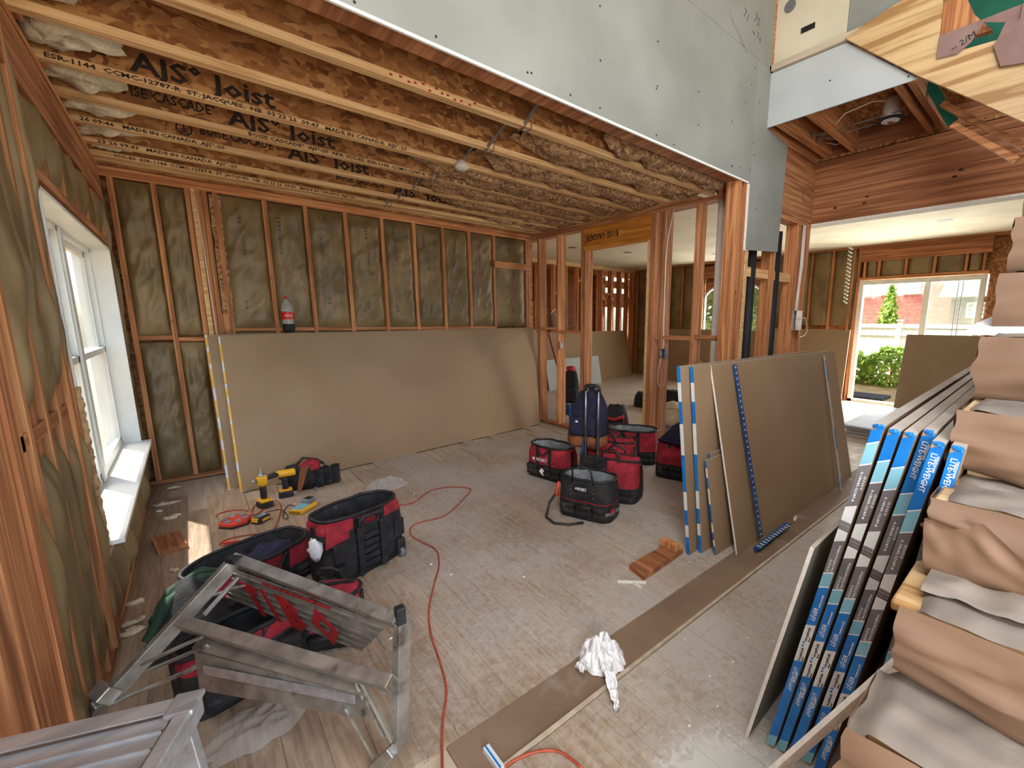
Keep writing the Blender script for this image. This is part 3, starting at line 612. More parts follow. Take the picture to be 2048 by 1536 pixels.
# arched window in the far wall
w2 = struct('window_2')
yc, hw = 5.53, .78; n = 16
arc = [(yc+hw*math.cos(PI*k/n), 2.12+.36*math.sin(PI*k/n)) for k in range(n+1)]
MB().tube([(XF+.1,y,z) for y, z in arc], .03, 6).build('arched_frame', wht, w2, smooth=True)
for y in (yc-hw, yc+hw, yc): MB().box((XF+.07,y-.028,.95),(XF+.13,y+.028,2.14 if y != yc else 2.44)).build('frame', wht, w2)
MB().box((XF+.07,yc-hw,.92),(XF+.13,yc+hw,.98)).build('sill', wht, w2)
MB().poly([(XF+.1,y,z) for y, z in arc]+[(XF+.1,yc-hw,.95),(XF+.1,yc+hw,.95)]).build('pane', glass, w2)
MB().box((XF+.09,yc-hw,1.62),(XF+.11,yc+hw,1.635)).build('muntin', gryt, w2)
# spandrel above the arch
sp = MB(); 
for k in range(n): (a, za), (b, zb) = arc[k], arc[k+1]; sp.hexa([(XF+.13,b,zb),(XF+.15,b,zb),(XF+.15,a,za),(XF+.13,a,za),(XF+.13,b,2.63),(XF+.15,b,2.63),(XF+.15,a,2.63),(XF+.13,a,2.63)])
sp.build('spandrel', redw, w2)
# ---- shell of the hall behind the camera ----
hc = struct('ceiling_hall')
MB().box((XL-.3,-3.3,5.2),(14,YF+2.3,5.3)).build('sun_block_roof', osbd, hc)  # unseen slab added over the whole building to keep out sun and sky
MB().box((XL-.1,-.9,5.0),(XU+.2,YH+.2,5.03)).build('drywall_sheet', dwhite, hc)
wg = struct('wall_right')
MB().box((3.2,-1.2,-.1),(12,-1.1,3.4)).build('drywall_sheet', dgray, wg)
# ================= STAIRS =================
SXs = [.74,.94,1.13,1.34,1.55,1.76,1.92,2.09,2.29,2.52,2.75,2.98]; SY = .168; Z1 = .57; RS = .19
stc = thing('staircase', 'pine staircase climbing to the right under dusty brown paper', 'stairs', (0,0,0))
zz = [Z1+RS*k for k in range(len(SXs))]
for k, (x, z) in enumerate(zip(SXs, zz)):
    x2 = SXs[k+1] if k+1 < len(SXs) else x+.9
    MB().box((x-.02,-1.0,z-.026),(x2+.02,SY+(.022 if k == 2 else .0),z)).build('tread', pine, stc, bevel=.006)
    MB().box((x+.005,-1.0,z-RS),(x+.02,SY-.03,z-.026)).build('riser', pine, stc)
prof = [(SXs[0]+.02,0)]
MB().prism([(SXs[0]+.03,SY-.07,0),(3.0,SY-.07,0)]+[(SXs[k]+.04,SY-.07,zz[k]-.22) for k in range(len(zz)-1,-1,-1)], (0,.03,0)).build('stringer', redw, stc)
pp = thing('protective_paper', 'crumpled brown builders paper covering the stair treads and risers', 'paper', (0,0,0))
random.seed(12)
for k in range(0, len(SXs)-1):
    x, z = SXs[k], zz[k]; x2 = SXs[k+1]; ov = (.03,.028,.002,.006,.008,.004,.0,.0,.0,.0,.0,.0)[k]
    def tr(u, v, k=k, x=x, z=z, x2=x2, ov=ov):
        y = SY+ov+.010*nz3((u*3,k,4))-(1.1)*v
        xx = x-.03+(x2-x+.03)*u; b = .006*ridg((xx*9,y*7,k))+.006*nz3((xx*22,y*16,k))
        drop = .0
        if v < .02: drop = .02
        return (xx, y, z+.008+b-drop-.008*(1-u)**6)
    MB().grid(12, 60, tr).build('tread_sheet', kdust, pp, smooth=True)
    def ri(u, v, k=k, x=x, z=z, ov=ov):
        y = SY+ov+.010*nz3((u*3,k,8))-(1.1)*v; lift = max(0, 1-v*7)
        lo = z-RS+.004+(.10 if k in (3,) else .03 if k in (2,4) else 0)*lift**.7*1.0
        zq = lo+(z+.002-lo)*u
        bul = .014*math.sin(PI*u)*(1+.8*nz3((y*4,k,3)))+.020*ridg((y*4+u*2.2,u*1.8-y*1.5,k*3.3))**2*math.sin(PI*u)+.010*nz3((y*8,u*4,k))
        tuck = .03*lift**2*math.sin(PI*min(1, u*1.2))
        return (x-.036-bul+(.02 if u < .04 else 0), y+tuck*nz3((u*3,k,9)), zq)
    MB().grid(14, 60, ri).build('riser_sheet', kpap, pp, smooth=True)
    # side return hanging over the open end
    if k not in (2,):
        def sd(u, v, k=k, x=x, z=z, x2=x2, ov=ov):
            ln = (.10+.07*nz3((u*2.1,k*2.7,1)))*(1 if k not in (1,3) else 1.25)
            return (x-.03+(x2-x+.02)*u, SY+ov+.001+.006*math.sin(PI*v)*(1+nz3((u*4,v*3,k)))-.01*v, z+.004-ln*v)
        MB().grid(14, 8, sd).build('side_flap', kpap, pp, smooth=True)
# torn curl of paper on the second and third treads
def curl(u, v): 
    x = 1.16+.19*u+.02*nz3((v*3,u*2,5)); y = SY-.02-.34*v; return (x, y, zz[2]+.016+.014*ridg((x*11,y*10,2))+.012*math.sin(PI*u)*math.sin(PI*v))
MB().grid(18, 22, curl).build('torn_flap', kdust, pp, smooth=True)
def curl2(u, v): 
    z = zz[3]-.05-.15*v; return (SXs[3]-.045-.03*math.sin(3*v)-.02*u+.012*nz3((u*5,v*4,2)), SY+.01-.02*v-.30*u*(.35+.65*v), z+.03*u)
MB().grid(16, 10, curl2).build('torn_flap', kpap, pp, smooth=True)
# white sheet lying on an upper step
a = at(1925,668,2,1.53); wq = [at(1922,668,0,1.84), at(2070,674,0,1.80), at(2070,640,0,1.97), at(1984,633,0,1.97)]
ws = MB().grid(10, 10, lambda u, v: wq[0].lerp(wq[1],u).lerp(wq[3].lerp(wq[2],u),v)+V(0,0,.004*nz3((u*5,v*5,1))+.006*math.sin(PI*v))).build('paper_sheet', wpap, smooth=True)
tag(ws, 'folded white paper sheet lying on an upper paper-covered step', 'paper')
# ---- second flight: pine stringer seen above ----
st2 = thing('upper_stringer', 'yellow pine stair stringer board slanting above the beam at top right', 'board', (0,0,0))
xs = XU-.02
P = [at(p[0],p[1],0,xs) for p in ((1692,80),(1838,155),(1940,199),(2080,262),(2080,60),(1876,118),(1888,2),(1888,-30),(1820,-5))]
MB().prism(P, (-.035,0,0)).build('board', pine, st2, bevel=.002)
P2 = [at(p[0],p[1],0,xs+.03) for p in ((1890,-20),(1926,-20),(1950,30),(1985,60),(1880,90))]
MB().prism(P2, (.05,0,0)).build('riser', studz, st2)
q = [(1873,118),(2045,28),(2060,60),(1990,60),(1945,85),(1910,112)]
p2 = thing('landing_paper', 'mauve-brown paper with black handwriting draped on the upper stringer', 'paper', (0,0,0))
Q = [at(a,b,0,xs-.05) for a,b in ((1873,118),(1880,72),(2046,8),(2048,45),(1968,45),(1942,85),(1915,108))]
MB().prism(Q, (-.004,0,0)).build('sheet', mat('mauve_paper', (128,100,92), (144,116,108), (6,6,6), rough=.8, rnd=0, bump=.2), p2)
Q = [at(a,b,0,xs-.06) for a,b in ((2046,8),(2060,10),(2060,125),(2001,134),(1988,95),(2012,45),(2040,40))]
MB().prism(Q, (-.01,0,0)).build('sheet', MATS['mauve_paper'], p2)
text('~ 2/M', at(1904,104,0,xs-.056), (0,-1,.42), (0,.4,1), .055, blk, p2, 'handwriting')
MB().box((XU+.5,at(1925,20,0,XU+.5).y,3.6),(XU+.6,at(1893,20,0,XU+.5).y,5.2)).build('newel_post', studz, st2)
gb = MB().box((XU+.9,-1.6,3.62),(XU+.92,1.3,5.19)).build('green_drywall_sheet', drygreen); tag(gb, 'green moisture board standing behind the upper stringer', 'drywall')
for i, pr in enumerate((((1885,208),(2052,296)),((1905,250),(2035,322)))):
    a, b = at(*pr[0],0,4.45), at(*pr[1],0,4.45); 
    o = MB().bar(a, b, .05, .04).build('carriage_board', study, bevel=.002); tag(o, ('upper' if i == 0 else 'lower')+' of two slanting framing boards under the pine stringer', 'board')
a, b = at(1858,165,0,4.6), at(1905,245,0,4.6); o = MB().bar(a, b, .03, .07).build('green_board_offcut', drygreen); tag(o, 'narrow green board edge beside the ceiling light framing', 'drywall')
# ================= DRYWALL =================
random.seed(5)
def board(label, BL, BR, TL, t, name='drywall_board', face=dbrown, group=None, ends='plain', cat='drywall', TR=None):
    """leaning sheet: three corners of the face turned to the room, thickness t behind it"""
    BL, BR, TL = Vector(BL), Vector(BR), Vector(TL); X = (BR-BL); Y = (TL-BL); N = X.cross(Y).normalized()
    if N.dot(V(0,0,HC)-BL) > 0: N = -N
    TR = Vector(TR) if TR else TL+X; o = thing(name, label, cat, BL, group=group, local=False)
    n = max(1, round(t/.0127)); tt = t/n
    for k in range(n):
        a = N*(tt*k+(.0004 if k else 0)); b = N*(tt*(k+1))
        MB().hexa([BL+a,BR+a,BR+b,BL+b,TL+a,TR+a,TR+b,TL+b]).build('board', face, o)
    e = X.normalized()*-.0008; Yn = Y.normalized(); L = Y.length
    def patch(v0, v1, m, nm='end_strip', off=1, skew=0): 
        q = [BL+Yn*v0+e*off, BL+Yn*v0+N*t+e*off+Yn*skew, BL+Yn*v1+N*t+e*off+Yn*skew, BL+Yn*v1+e*off]; return MB().prism(q, -e*off).build(nm, m, o)
    if ends == 'plain': patch(0, L, dcore)
    elif ends == 'yellow':
        patch(0, L, whtt); v = .02
        while v < L-.1: l = random.uniform(.05,.16); patch(v, v+l, yel, off=1.5).scale; v += l+random.uniform(.08,.3)
    elif ends == 'blue':
        patch(0, L, whtt); v = .0
        for a, b in ((0,.12),(.2,.30),(.42,.66),(.86,1.0),(1.12,1.22)): 
            if b*L/1.22 <= L: patch(a*L/1.22, b*L/1.22, blue, off=1.6)
    if ends == 'yellow':
        Xn = X.normalized(); v = 0; k = 0
        MB().hexa([BL-N*.001,BL+Xn*.042-N*.001,BL+Xn*.042,BL,TL-N*.001,TL+Xn*.042-N*.001,TL+Xn*.042,TL]).build('end_tape', whtt, o)
        while v < L-.1: l = random.uniform(.08,.2); p = BL+Yn*v-N*.0016; MB().hexa([p,p+Xn*.014,p+Xn*.014+N*.0006,p+N*.0006]+[q_+Yn*l for q_ in (p,p+Xn*.014,p+Xn*.014+N*.0006,p+N*.0006)]).build('yellow_tape', yel, o); v += l+random.uniform(.02,.12)
    MB().hexa([TL+Yn*.0,TR,TR+N*t,TL+N*t]+[p+Yn*.0008 for p in (TL,TR,TR+N*t,TL+N*t)]).build('top_edge', dlong, o)
    return o
# long sheets on the back wall
b1 = board('longest brown drywall sheet leaning in front on the insulated back wall', at(481,985,2,0), at(1080,848,2,0), V(.215,5.40,1.385), .0254, TR=at(1066,657,1,5.47), ends='yellow', group='long sheets on the back wall')
b2 = board('long brown drywall sheet just behind the front one at the back wall', V(.125,4.97,0), V(3.90,5.28,0), V(.12,5.45,1.40), .0254, TR=at(1073,655,1,5.52), ends='yellow', group='long sheets on the back wall')
for k in range(5): pass
# ---- coke bottle on the top edge ----
bo = thing('soda_bottle', 'red-labelled plastic cola bottle standing on the long drywall sheets', 'bottle', (.80,5.478,1.418))
def lathe(prof, n=24): return MB().rings([[(r*math.cos(2*PI*j/n), r*math.sin(2*PI*j/n), z) for j in range(n)] for r, z in prof])
lathe([(.035,0),(.052,.012),(.054,.05),(.052,.10),(.048,.14),(.054,.19),(.054,.235),(.046,.275),(.024,.32),(.014,.335),(.014,.35)]).build('body', bottleg, bo, smooth=True)
lathe([(.0355,-.001),(.0535,.012),(.0555,.05),(.0545,.085),(.03,.086)]).build('cola', blk, bo, smooth=True)
lb = lathe([(.0545,.135),(.0555,.14),(.0555,.205),(.0545,.21)]).build('label', mat('red_label', (190,20,30), (206,30,40), rnd=0, rough=.4), bo, smooth=True)
for i, ch in enumerate('Coca-Cola'):
    a = math.radians(-112-28+i*7.6*1.0+10); X = V(-math.sin(a),math.cos(a),0); text(ch, V(math.cos(a)*.0562,math.sin(a)*.0562,.165), X, (0,0,1), .024, wink, lb)
lathe([(.016,.345),(.016,.362),(.014,.366)]).build('cap', MATS['red_label'], bo, smooth=True)
# ---- middle stack ----
mB = 'boards leaning on the hall wall'
fB = board('front brown sheet of the middle stack with a drywall square leaning on it', V(2.62,1.31,0), V(4.95,1.31,0), V(2.63,1.60,1.27), .0127, group=mB)
board('brown sheet behind the front one, blue and white taped pair near the studs', V(2.45,1.48,0), V(4.9,1.50,0), V(2.42,1.60,1.27), .0254, ends='blue', group=mB)
board('rearmost taped pair of sheets in the middle stack, furthest left end', V(2.37,1.52,0), V(4.75,1.60,0), V(2.33,1.64,1.275), .0254, ends='blue', group=mB)
board('short brown offcut standing low between the middle sheets', V(2.50,1.40,0), V(2.95,1.40,0), V(2.475,1.50,.65), .0127, ends='blue', group=mB)
board('second short offcut peeping above the low one in the middle stack', V(2.56,1.43,0), V(2.98,1.43,0), V(2.55,1.52,.68), .0127, ends='blue', group=mB)
# blue drywall square
p, q = at(1474,720,1,1.585), at(1529,1078,2,.06); q = V(2.865,1.268,.06); n = V(0,-1,.22).normalized()
ts = thing('drywall_square', 'blue perforated T-shaped drywall square leaning head down on the front sheet', 'tool', (2.9,1.27,0), local=False)
tp = V(2.915,1.582,1.255)
MB().bar(tp, q, .052, .004, up=n).build('blade', bluep, ts)
MB().bar((2.74,1.245,.015), (3.28,1.262,.015), .02, .03).build('head', bluep, ts, bevel=.003)
hd = MB().bar((2.74,1.235,.034), (3.28,1.252,.034), .045, .006).build('head', bluep, ts)
for k in range(30):
    c = q.lerp(tp, (k+.5)/30)+n*.003; MB().obox(c, .012,.002,.012).build('ruler_mark', whtt, ts)
for k in range(12): MB().obox(V(2.77+.042*k,1.234,.04),.01,.03,.002).build('ruler_mark', whtt, ts)
# narrow strip with blue tape leaning on the right of the front sheet
sl = thing('drywall_strip', 'narrow grey strip with blue tape leaning at the right of the front sheet', 'strip', (4.5,1.25,0), local=False)
a, b = V(4.42,1.235,.0), V(4.60,1.568,1.235)
MB().bar(a, b, .03, .008, up=n).build('strip', dlong, sl)
for u0, u1 in ((.02,.1),(.30,.46),(.80,.97)): MB().bar(a.lerp(b,u0)+n*.005, a.lerp(b,u1)+n*.005, .018, .002, up=n).build('tape', blue, sl)
MB().sphere((3.46,1.27,.01),.03,.012,.02,8,5,.5).build('plaster_scrap', dcore)
tag(bpy.context.scene.objects['plaster_scrap'], 'white plaster crumb beside the head of the blue square', 'scrap')
# ---- labelled packs leaning on the stairs ----
packs = 'blue-labelled drywall packs leaning on the stairs'
topy = [.345,.308,.271,.234,.205,.165]; boty = [.56,.525,.485,.445,.40,.30]
topz = [1.272,1.262,1.262,1.27,1.252,1.25]; nx = [1.45,1.46,1.455,1.485,1.44,1.43]
lab = ['leftmost blue-labelled drywall pack in the row against the stairs','second drywall pack from the left against the stairs','third drywall pack from the left against the stairs','fourth drywall pack against the stairs, set slightly back','fifth drywall pack against the stairs, LITE-WEIGHT readable near its top','drywall pack nearest to the stairs, scuffed label and gap beside it']
def endlabel(o, x, B, T, t, sh=0):
    """printed paper end of a pack: stripes and lettering from bottom to top"""
    Y = (T-B); L = Y.length; Y.normalize(); N = V(0,-1,0); N = (N-Y*N.dot(Y)).normalized()   # N: across, away from the room
    e = V(-1,0,0)
    def pch(v0, v1, m, sk=.018, off=.0006): 
        q = [B+Y*v0+e*off, B+Y*(v0+sk)+N*t+e*off, B+Y*(v1+sk)+N*t+e*off, B+Y*v1+e*off]; return MB().prism(q, V(off*.9,0,0)).build('label_panel', m, o)
    segs = [(0,.05,lblue),(.05,.235,blue),(.235,.39,whtt),(.39,.545,blue),(.545,.60,lblue),(.60,.72,gryt),(.72,.765,whtt),(.765,.80,whtt),(.80,.845,whtt),(.845,.985,gryt),(.985,1.055,lblue),(1.055,L-.02,blue)]
    for i, (a, b, m) in enumerate(segs):
        a, b = (a if i == 0 else a+sh if i > 1 else .05), b+(sh if i > 0 else 0)
        if a < L-.03: pch(a, min(b, L-.02), m)
    for v in (.545,.60,.985,1.055): v += sh; pch(v-.002, v+.002, wink, off=.001) if v < L-.03 else None
    mb = MB(); rb = random.Random(4); v = .768+sh
    while v < .80+sh: w = rb.uniform(.0006,.0022); q = [B+Y*v+e*.0011, B+Y*v+N*t+e*.0011, B+Y*(v+w)+N*t+e*.0011, B+Y*(v+w)+e*.0011]; mb.prism(q, V(.0004,0,0)); v += w+rb.uniform(.0007,.002)
    mb.build('barcode', blk, o)
    def tx(s, v, acc, size, m, up=True, w=None):
        # up: reads upward (left to right = up the pack); else reads downward
        X = Y if up else -Y; U = -N if not up else N
        U = (-N if up else N)
        v = v+(0 if v > L-.1 and s[0] in 'LG' else sh)
        if v > L-.01: return
        pos = B+Y*v+N*(t*acc)+e*.0012
        text(s, pos, X, U, size, m, o, width=w, ext=.0001, bold=.0002)
    # X x U must point to -X (towards the room): Y x (-N) or (-Y) x N
    tx('LITE-WEIGHT', .215, .30, .017, wink, False); tx('GYPSUM BOARD', .20, .72, .006, wink, False)
    tx('GeorgiaPacific', .245, .62, .0115, blk, True, .058); tx('GeorgiaPacific', .331, .62, .0115, blk, True, .058)
    tx('Gypsum', .25, .90, .006, blk, True); tx('Gypsum', .335, .90, .006, blk, True)
    for q in (.305,.318): 
        q += sh; c = B+Y*q+N*(t*.45)+e*.0011; MB().prism([c, c+Y*.011+N*.002, c+Y*.004-N*.008], V(.0004,0,0)).build('emblem', blue, o)
    tx('LÉGER', .42, .72, .018, wink, True); tx('PANNEAU DE GYPSE', .475, .80, .0055, wink, True)
    tx('1/2 X 4 X 12', .61, .45, .009, wink, True); tx('12.7 mm X 1219.2 mm X 3658 mm', .61, .80, .0075, wink, True, .105)
    tx('0-18643-12187-8', .97, .35, .009, wink, False, .10); tx('1/2 X 4 X 12', .96, .75, .0085, wink, False)
    if sh < .08: tx('LITE-WEIGHT', L-.03, .25, .019, wink, False); tx('GYPSUM BOARD', L-.035, .74, .0065, wink, False)
for k in range(6):
    t = .028; x = nx[k]; B = V(x, boty[k], .001); T = V(x, topy[k], topz[k]); x2 = 3.9-.05*k
    Yn = (T-B).normalized(); N = V(0,-1,0); N = (N-Yn*N.dot(Yn)).normalized()
    o = thing('drywall_pack', lab[k], 'drywall', (x, boty[k], 0), group=packs, local=False)
    D2 = V(x2-x, 0.075-.005*k, 0)
    for j in range(2):
        a = N*(t/2*j+(.0006 if j else 0)); b = N*(t/2*(j+1)); MB().hexa([B+a,B+D2+a,B+D2+b,B+b,T+a,T+D2+a,T+D2+b,T+b]).build('board', dbrown, o)
    MB().hexa([T,T+D2,T+D2+N*t,T+N*t]+[p+Yn*.0012 for p in (T,T+D2,T+D2+N*t,T+N*t)]).build('top_edge', dlong, o)
    endlabel(o, x, B, T, t, (.17,.12,.11,.03,0,.01)[k])
    MB().sphere(T+N*t*.5+V(0,0,-.004),.004,t*.55,.008,8,5,.8).build('torn_tape', blue, o)
so = board('single white-edged offcut leaning on the leftmost labelled pack', V(1.42,.615,0), V(2.5,.64,0), V(1.45,.465,.83), .0127, face=dgray)
ls = thing('drywall_strip', 'long thin drywall strip slanting across the labelled packs onto the paper step', 'strip', (1.2,.3,0), local=False)
a, b = at(1530,1560,2,.33), at(1814,1310,2,.79)
MB().bar(a, b, .013, .035, up=(0,-.3,1)).build('strip', dcore, ls); MB().bar(a+V(-.008,.002,-.008), b+V(-.008,.002,-.008), .002, .02, up=(0,-.3,1)).build('tape', lblue, ls)
MB().bar(a+V(.0,.009,-.002), a.lerp(b,.35)+V(0,.009,-.002), .002, .022, up=(0,-.3,1)).build('tape', blue, ls)
# ---- far room boards ----
fr = 'sheets stored in the far room'
board('long grey-brown sheet along the far room back wall seen through the studs', V(5.6,7.75,0), V(9.45,8.3,0), V(5.6,8.1,1.28), .0254, group=fr)
board('small white sheet leaning on the long far room sheet', V(5.9,7.60,0), V(7.75,7.82,0), V(5.9,7.74,.68), .0127, face=dwhite, group=fr)
board('brown sheet standing under the arched window', V(9.45,7.4,0), V(9.45,4.6,0), V(9.72,7.4,1.36), .0254, group=fr)
board('brown sheet with pale edge left of the glass door', V(9.35,4.55,0), V(9.15,2.75,0), V(9.62,4.6,1.42), .0254, group=fr)
board('brown sheet blocking the lower right of the glass door', V(8.75,1.83,0), V(9.1,.2,0), V(8.9,1.80,1.37), .0127, group=fr)
fs = 'sheets lying flat in a pile by the glass door'
random.seed(9)
for k in range(6):
    z = .001+.027*k; x0 = 6.75+random.uniform(-.1,.1); y1 = 2.0+random.uniform(-.06,.06)
    o = thing('drywall_sheet', ('bottom','second lowest','third lowest','fourth lowest','second highest','topmost')[k]+' sheet of the flat pile near the glass door', 'drywall', (x0,y1,z), rz=random.uniform(-.04,.04), group=fs)
    MB().box((0,-1.2,0),(2.0,0,.0254)).build('board', dlong if k < 5 else mat('bluish_sheet', (150,164,186), (176,188,206), (3,3,3), rnd=0), o)
# lumber, scraps
wd = thing('lumber_offcut', 'short reddish two-by-six lying on the floor at the middle stack', 'lumber', (2.3,1.6,0), local=False)
MB().hexa([at(1258,1140,2,0),at(1288,1162,2,0),V(2.35,1.56,0),V(2.34,1.68,0)]+[p+V(0,0,.04) for p in (at(1258,1140,2,0),at(1288,1162,2,0),V(2.35,1.56,0),V(2.34,1.68,0))]).build('board', redw, wd, bevel=.003)
MB().box((2.27,1.57,.0405),(2.33,1.70,.078)).build('cleat', studz, wd)
for k, (p, q) in enumerate((((1235,1163),(1292,1165)),((1268,1166),(1282,1176)),((1338,1118),(1346,1114)))):
    o = MB().bar(at(*p,2,.008), at(*q,2,.008), .012, .013).build('drywall_sliver', dcore); tag(o, ('longest pale sliver under the end of the reddish lumber','tiny pale sliver pointing away from the reddish lumber','pale crumb beside the reddish lumber')[k], 'scrap')
bk = thing('lumber_block', 'sunlit orange wood block on the floor under the window', 'lumber', (-.25,3.98,0), rz=.15)
MB().box((-.075,-.14,0),(.075,.13,.04)).build('block', redw, bk, bevel=.003)
sc = thing('drywall_cutoff', 'small blue and white taped cutoff at the end of the bare board', 'drywall', (.66,1.2,0), local=False)
a, b = at(972,1496,2,.01), at(1003,1540,2,.01); MB().bar(a, b, .024, .022).build('board', whtt, sc); MB().bar(a+V(-.003,0,.012), b+V(-.003,0,.012), .006, .002).build('tape', blue, sc)
# insulation tufts on the floor
random.seed(21)
tf = [(345,975,.05),(325,1008,.06),(345,1005,.05),(340,1035,.045),(352,1030,.03),(268,1205,.04),(250,1250,.05),(246,1270,.05),(262,1262,.02),(285,1235,.012),(350,1140,.02),(318,1022,.02)]
TL = ['cream insulation tuft in the far left floor corner','long cream insulation tuft below the window corner','right end of the long cream tuft near the window wall','cream tuft between the long tuft and the sunlit block','small cream tuft just right of the one above the sunlit block','cream tuft on the floor beside the left wall foot, farthest of the near heap','ragged tuft in the near heap at the foot of the left wall','lowest ragged tuft of the heap by the left wall','small crumb of insulation right of the near heap','tiny insulation flake on the floor right of the left wall heap','small flake of insulation beside the sunlight patches','thin flake of insulation above the sunlit block']
for i, (px, py, r) in enumerate(tf):
    c = at(px,py,2,.01); c.x = max(c.x, XL+.03); o = MB().sphere(c, r, r*.45, .014, 12, 6, 1.0, 4).build('insulation_tuft', fgw, smooth=True)
    tag(o, TL[i], 'insulation', 'insulation tufts by the window wall')
for i in range(60):
    x = random.uniform(.3,3.2); y = random.choice((random.uniform(.5,1.1), random.uniform(1.4,4.4)))
    if (x-1.3)**2+(y-1.2)**2 < .1 or (x > 2.3 and y < 1.9) or (x < 1.0 and 2.4 < y < 3.1) or (1.9 < x < 3.9 and 2.0 < y < 3.8): continue
    o = MB().sphere((x,y,.003), random.uniform(.004,.011), random.uniform(.003,.007), .004, 6, 4, .6, 5).build('plaster_crumb', dcore); tag(o, 'tiny white plaster crumb on the dusty floor', 'debris', 'plaster crumbs on the floor')
# ================= EQUIPMENT ON THE CEILING =================
hp = [(1040,258,(1062,213)),(968,300,(990,244)),(912,335,(928,290)),(862,358,(876,325)),(826,382,(838,352)),(795,402,(808,378)),(770,412,(774,396))]
for i, (px, py, tpx) in enumerate(hp):
    y = JY[i]-.034; x = (1.79,1.80,1.82,1.78,1.79,1.81,1.80)[i]; y2 = (JY[i-1]+.034) if i else YH+.16
    lab_ = ('nearest','second nearest','third nearest','fourth nearest','fifth nearest','second farthest','farthest')[i]
    o = thing('pipe_hanger', lab_+' steel strap hanger in the row across the joists', 'hanger', (x,y,ZC), group='steel hangers across the joists')
    L = y2-y
    MB().bar((.0,L*.98,.15),(0,0,.012),.018,.008).build('rod', steel, o)
    MB().bar((.0,.0,.03),(0,0,-.006),.014,.004).build('hook', steel, o); MB().bar((0,0,-.004),(0,.075,-.004),.014,.004).build('hook', steel, o); MB().bar((0,.072,-.004),(0,.072,.03),.014,.004).build('hook', steel, o)
    MB().bar((.05,.0,.03),(.05,0,-.006),.012,.004).build('hook', steel, o); MB().bar((.05,0,-.004),(.05,.075,-.004),.012,.004).build('hook', steel, o)
cl = thing('ceiling_light', 'small round white light housing under the third hanger', 'light', (1.82,3.50,ZC-.015))
lathe([(.045,-.02),(.055,-.01),(.055,.01),(.04,.03),(.03,.05)]).build('housing', pvc, cl, smooth=True); lathe([(.035,-.024),(.036,-.019)]).build('lens', whtt, cl)
# recessed lamp in the upper landing framing
rl = thing('recessed_lamp', 'white cone recessed lamp on metal bars in the framing by the stairs', 'lamp', at(1782,232,2,3.38), rz=0)
lathe([(.085,-.03),(.088,-.02),(.075,.0),(.06,.12),(.035,.16)]).build('can', pvc, rl, smooth=True)
lathe([(.10,-.04),(.11,-.034),(.10,-.025)]).build('trim_ring', black, rl, smooth=True); lathe([(.07,-.043),(.07,-.041)]).build('lens', whtt, rl); MB().poly([(0,0,-.045),(.05,-.03,-.045),(.06,.02,-.045),(0,.03,-.045)][::-1]).build('sticker', redp, rl)
c = rl.location
for dx in (-.07,.07):
    MB().bar((dx,-.10,-.005),(dx,.62,-.005),.008,.012).build('bar_hanger', steel, rl)
    MB().obox((dx,.62,.0),.03,.012,.05).build('bracket', steel, rl)
w = MB().tube([c+V(0,.0,.13),c+V(-.05,.15,.15),c+V(-.1,.35,.10),c+V(-.08,.45,.02)], .006, 6).build('lamp_cable', wcab, smooth=True); tag(w, 'white cable curling from the recessed cone lamp', 'cable')
for k in range(4):
    a = at(1640,285,2,3.40); pts = [a+V(.05*k,.02*k,.05)+V(.10*t,-.22*t+.04*math.sin(5*t+k),.04*math.sin(3*t+k)) for t in [i/10 for i in range(11)]]
    w = MB().tube(pts, .005, 6).build('loose_cable', wcab, smooth=True); tag(w, 'loose white cable end hanging among the landing joists', 'cable', 'loose cables among the landing joists')
# pipes, boxes and cables in the walls
y = 2.37
pi_ = thing('drain_pipe', 'white plastic drain pipe rising between the partition studs', 'pipe', (XP+.08,2.42,0))
MB().tube([(0,0,.0),(0,0,ZC-.02)], .052, 20).build('pipe', pvc, pi_, smooth=True); MB().tube([(0,0,ZC-.07),(0,0,ZC-.03)], .062, 20).build('collar', pvc, pi_, smooth=True); MB().tube([(0,0,ZC-.03),(0,0,ZC+.02)], .068, 20).build('sleeve', redw, pi_, smooth=True)
for k, x in enumerate((4.25,4.78)):
    o = MB().tube([(x,YH+.07,0),(x,YH+.07,2.5)], .045, 16).build('black_pipe', blk, smooth=True); tag(o, ('black vent pipe left of the middle stud in the hall wall','black vent pipe right of the middle stud in the hall wall')[k], 'pipe')
def ebox(label, c, sx_, sy_, sz_, m, cat='electrical box'):
    o = thing('electrical_box', label, cat, c); t = .004; s = MB()
    s.box((-sx_/2,-sy_/2,-sz_/2),(sx_/2,-sy_/2+t,sz_/2)); s.box((-sx_/2,sy_/2-t,-sz_/2),(sx_/2,sy_/2,sz_/2)); s.box((-sx_/2,-sy_/2,-sz_/2),(sx_/2,sy_/2,-sz_/2+t)); s.box((-sx_/2,-sy_/2,sz_/2-t),(sx_/2,sy_/2,sz_/2)); s.box((sx_/2-t,-sy_/2,-sz_/2),(sx_/2,sy_/2,sz_/2))
    s.build('body', m, o, bevel=.001); return o
e1 = ebox('blue plastic electrical box on the partition stud', V(XP-.0,yD-.03,1.20)+V(.02,0,0), .05,.09,.095, bluep); text('1', (-.026,.02,-.02), (0,-1,0), (0,0,1), .06, wink, e1)
e2 = ebox('small steel box on the stud with the yellow cable', V(XP+.02,yB2+.0-.03,1.20), .045,.07,.10, steel)
e3 = ebox('steel box mounted beside the white pipe', V(XP+.03,2.55,1.05), .05,.10,.10, steel)
e4 = ebox('large dark open box low on the broad hall posts', V(5.15,YH-.02,1.12), .12,.09,.16, rub)
e5 = ebox('translucent cover plate box where the white cables end', V(5.20,YH-.03,1.58), .16,.05,.22, pvc)
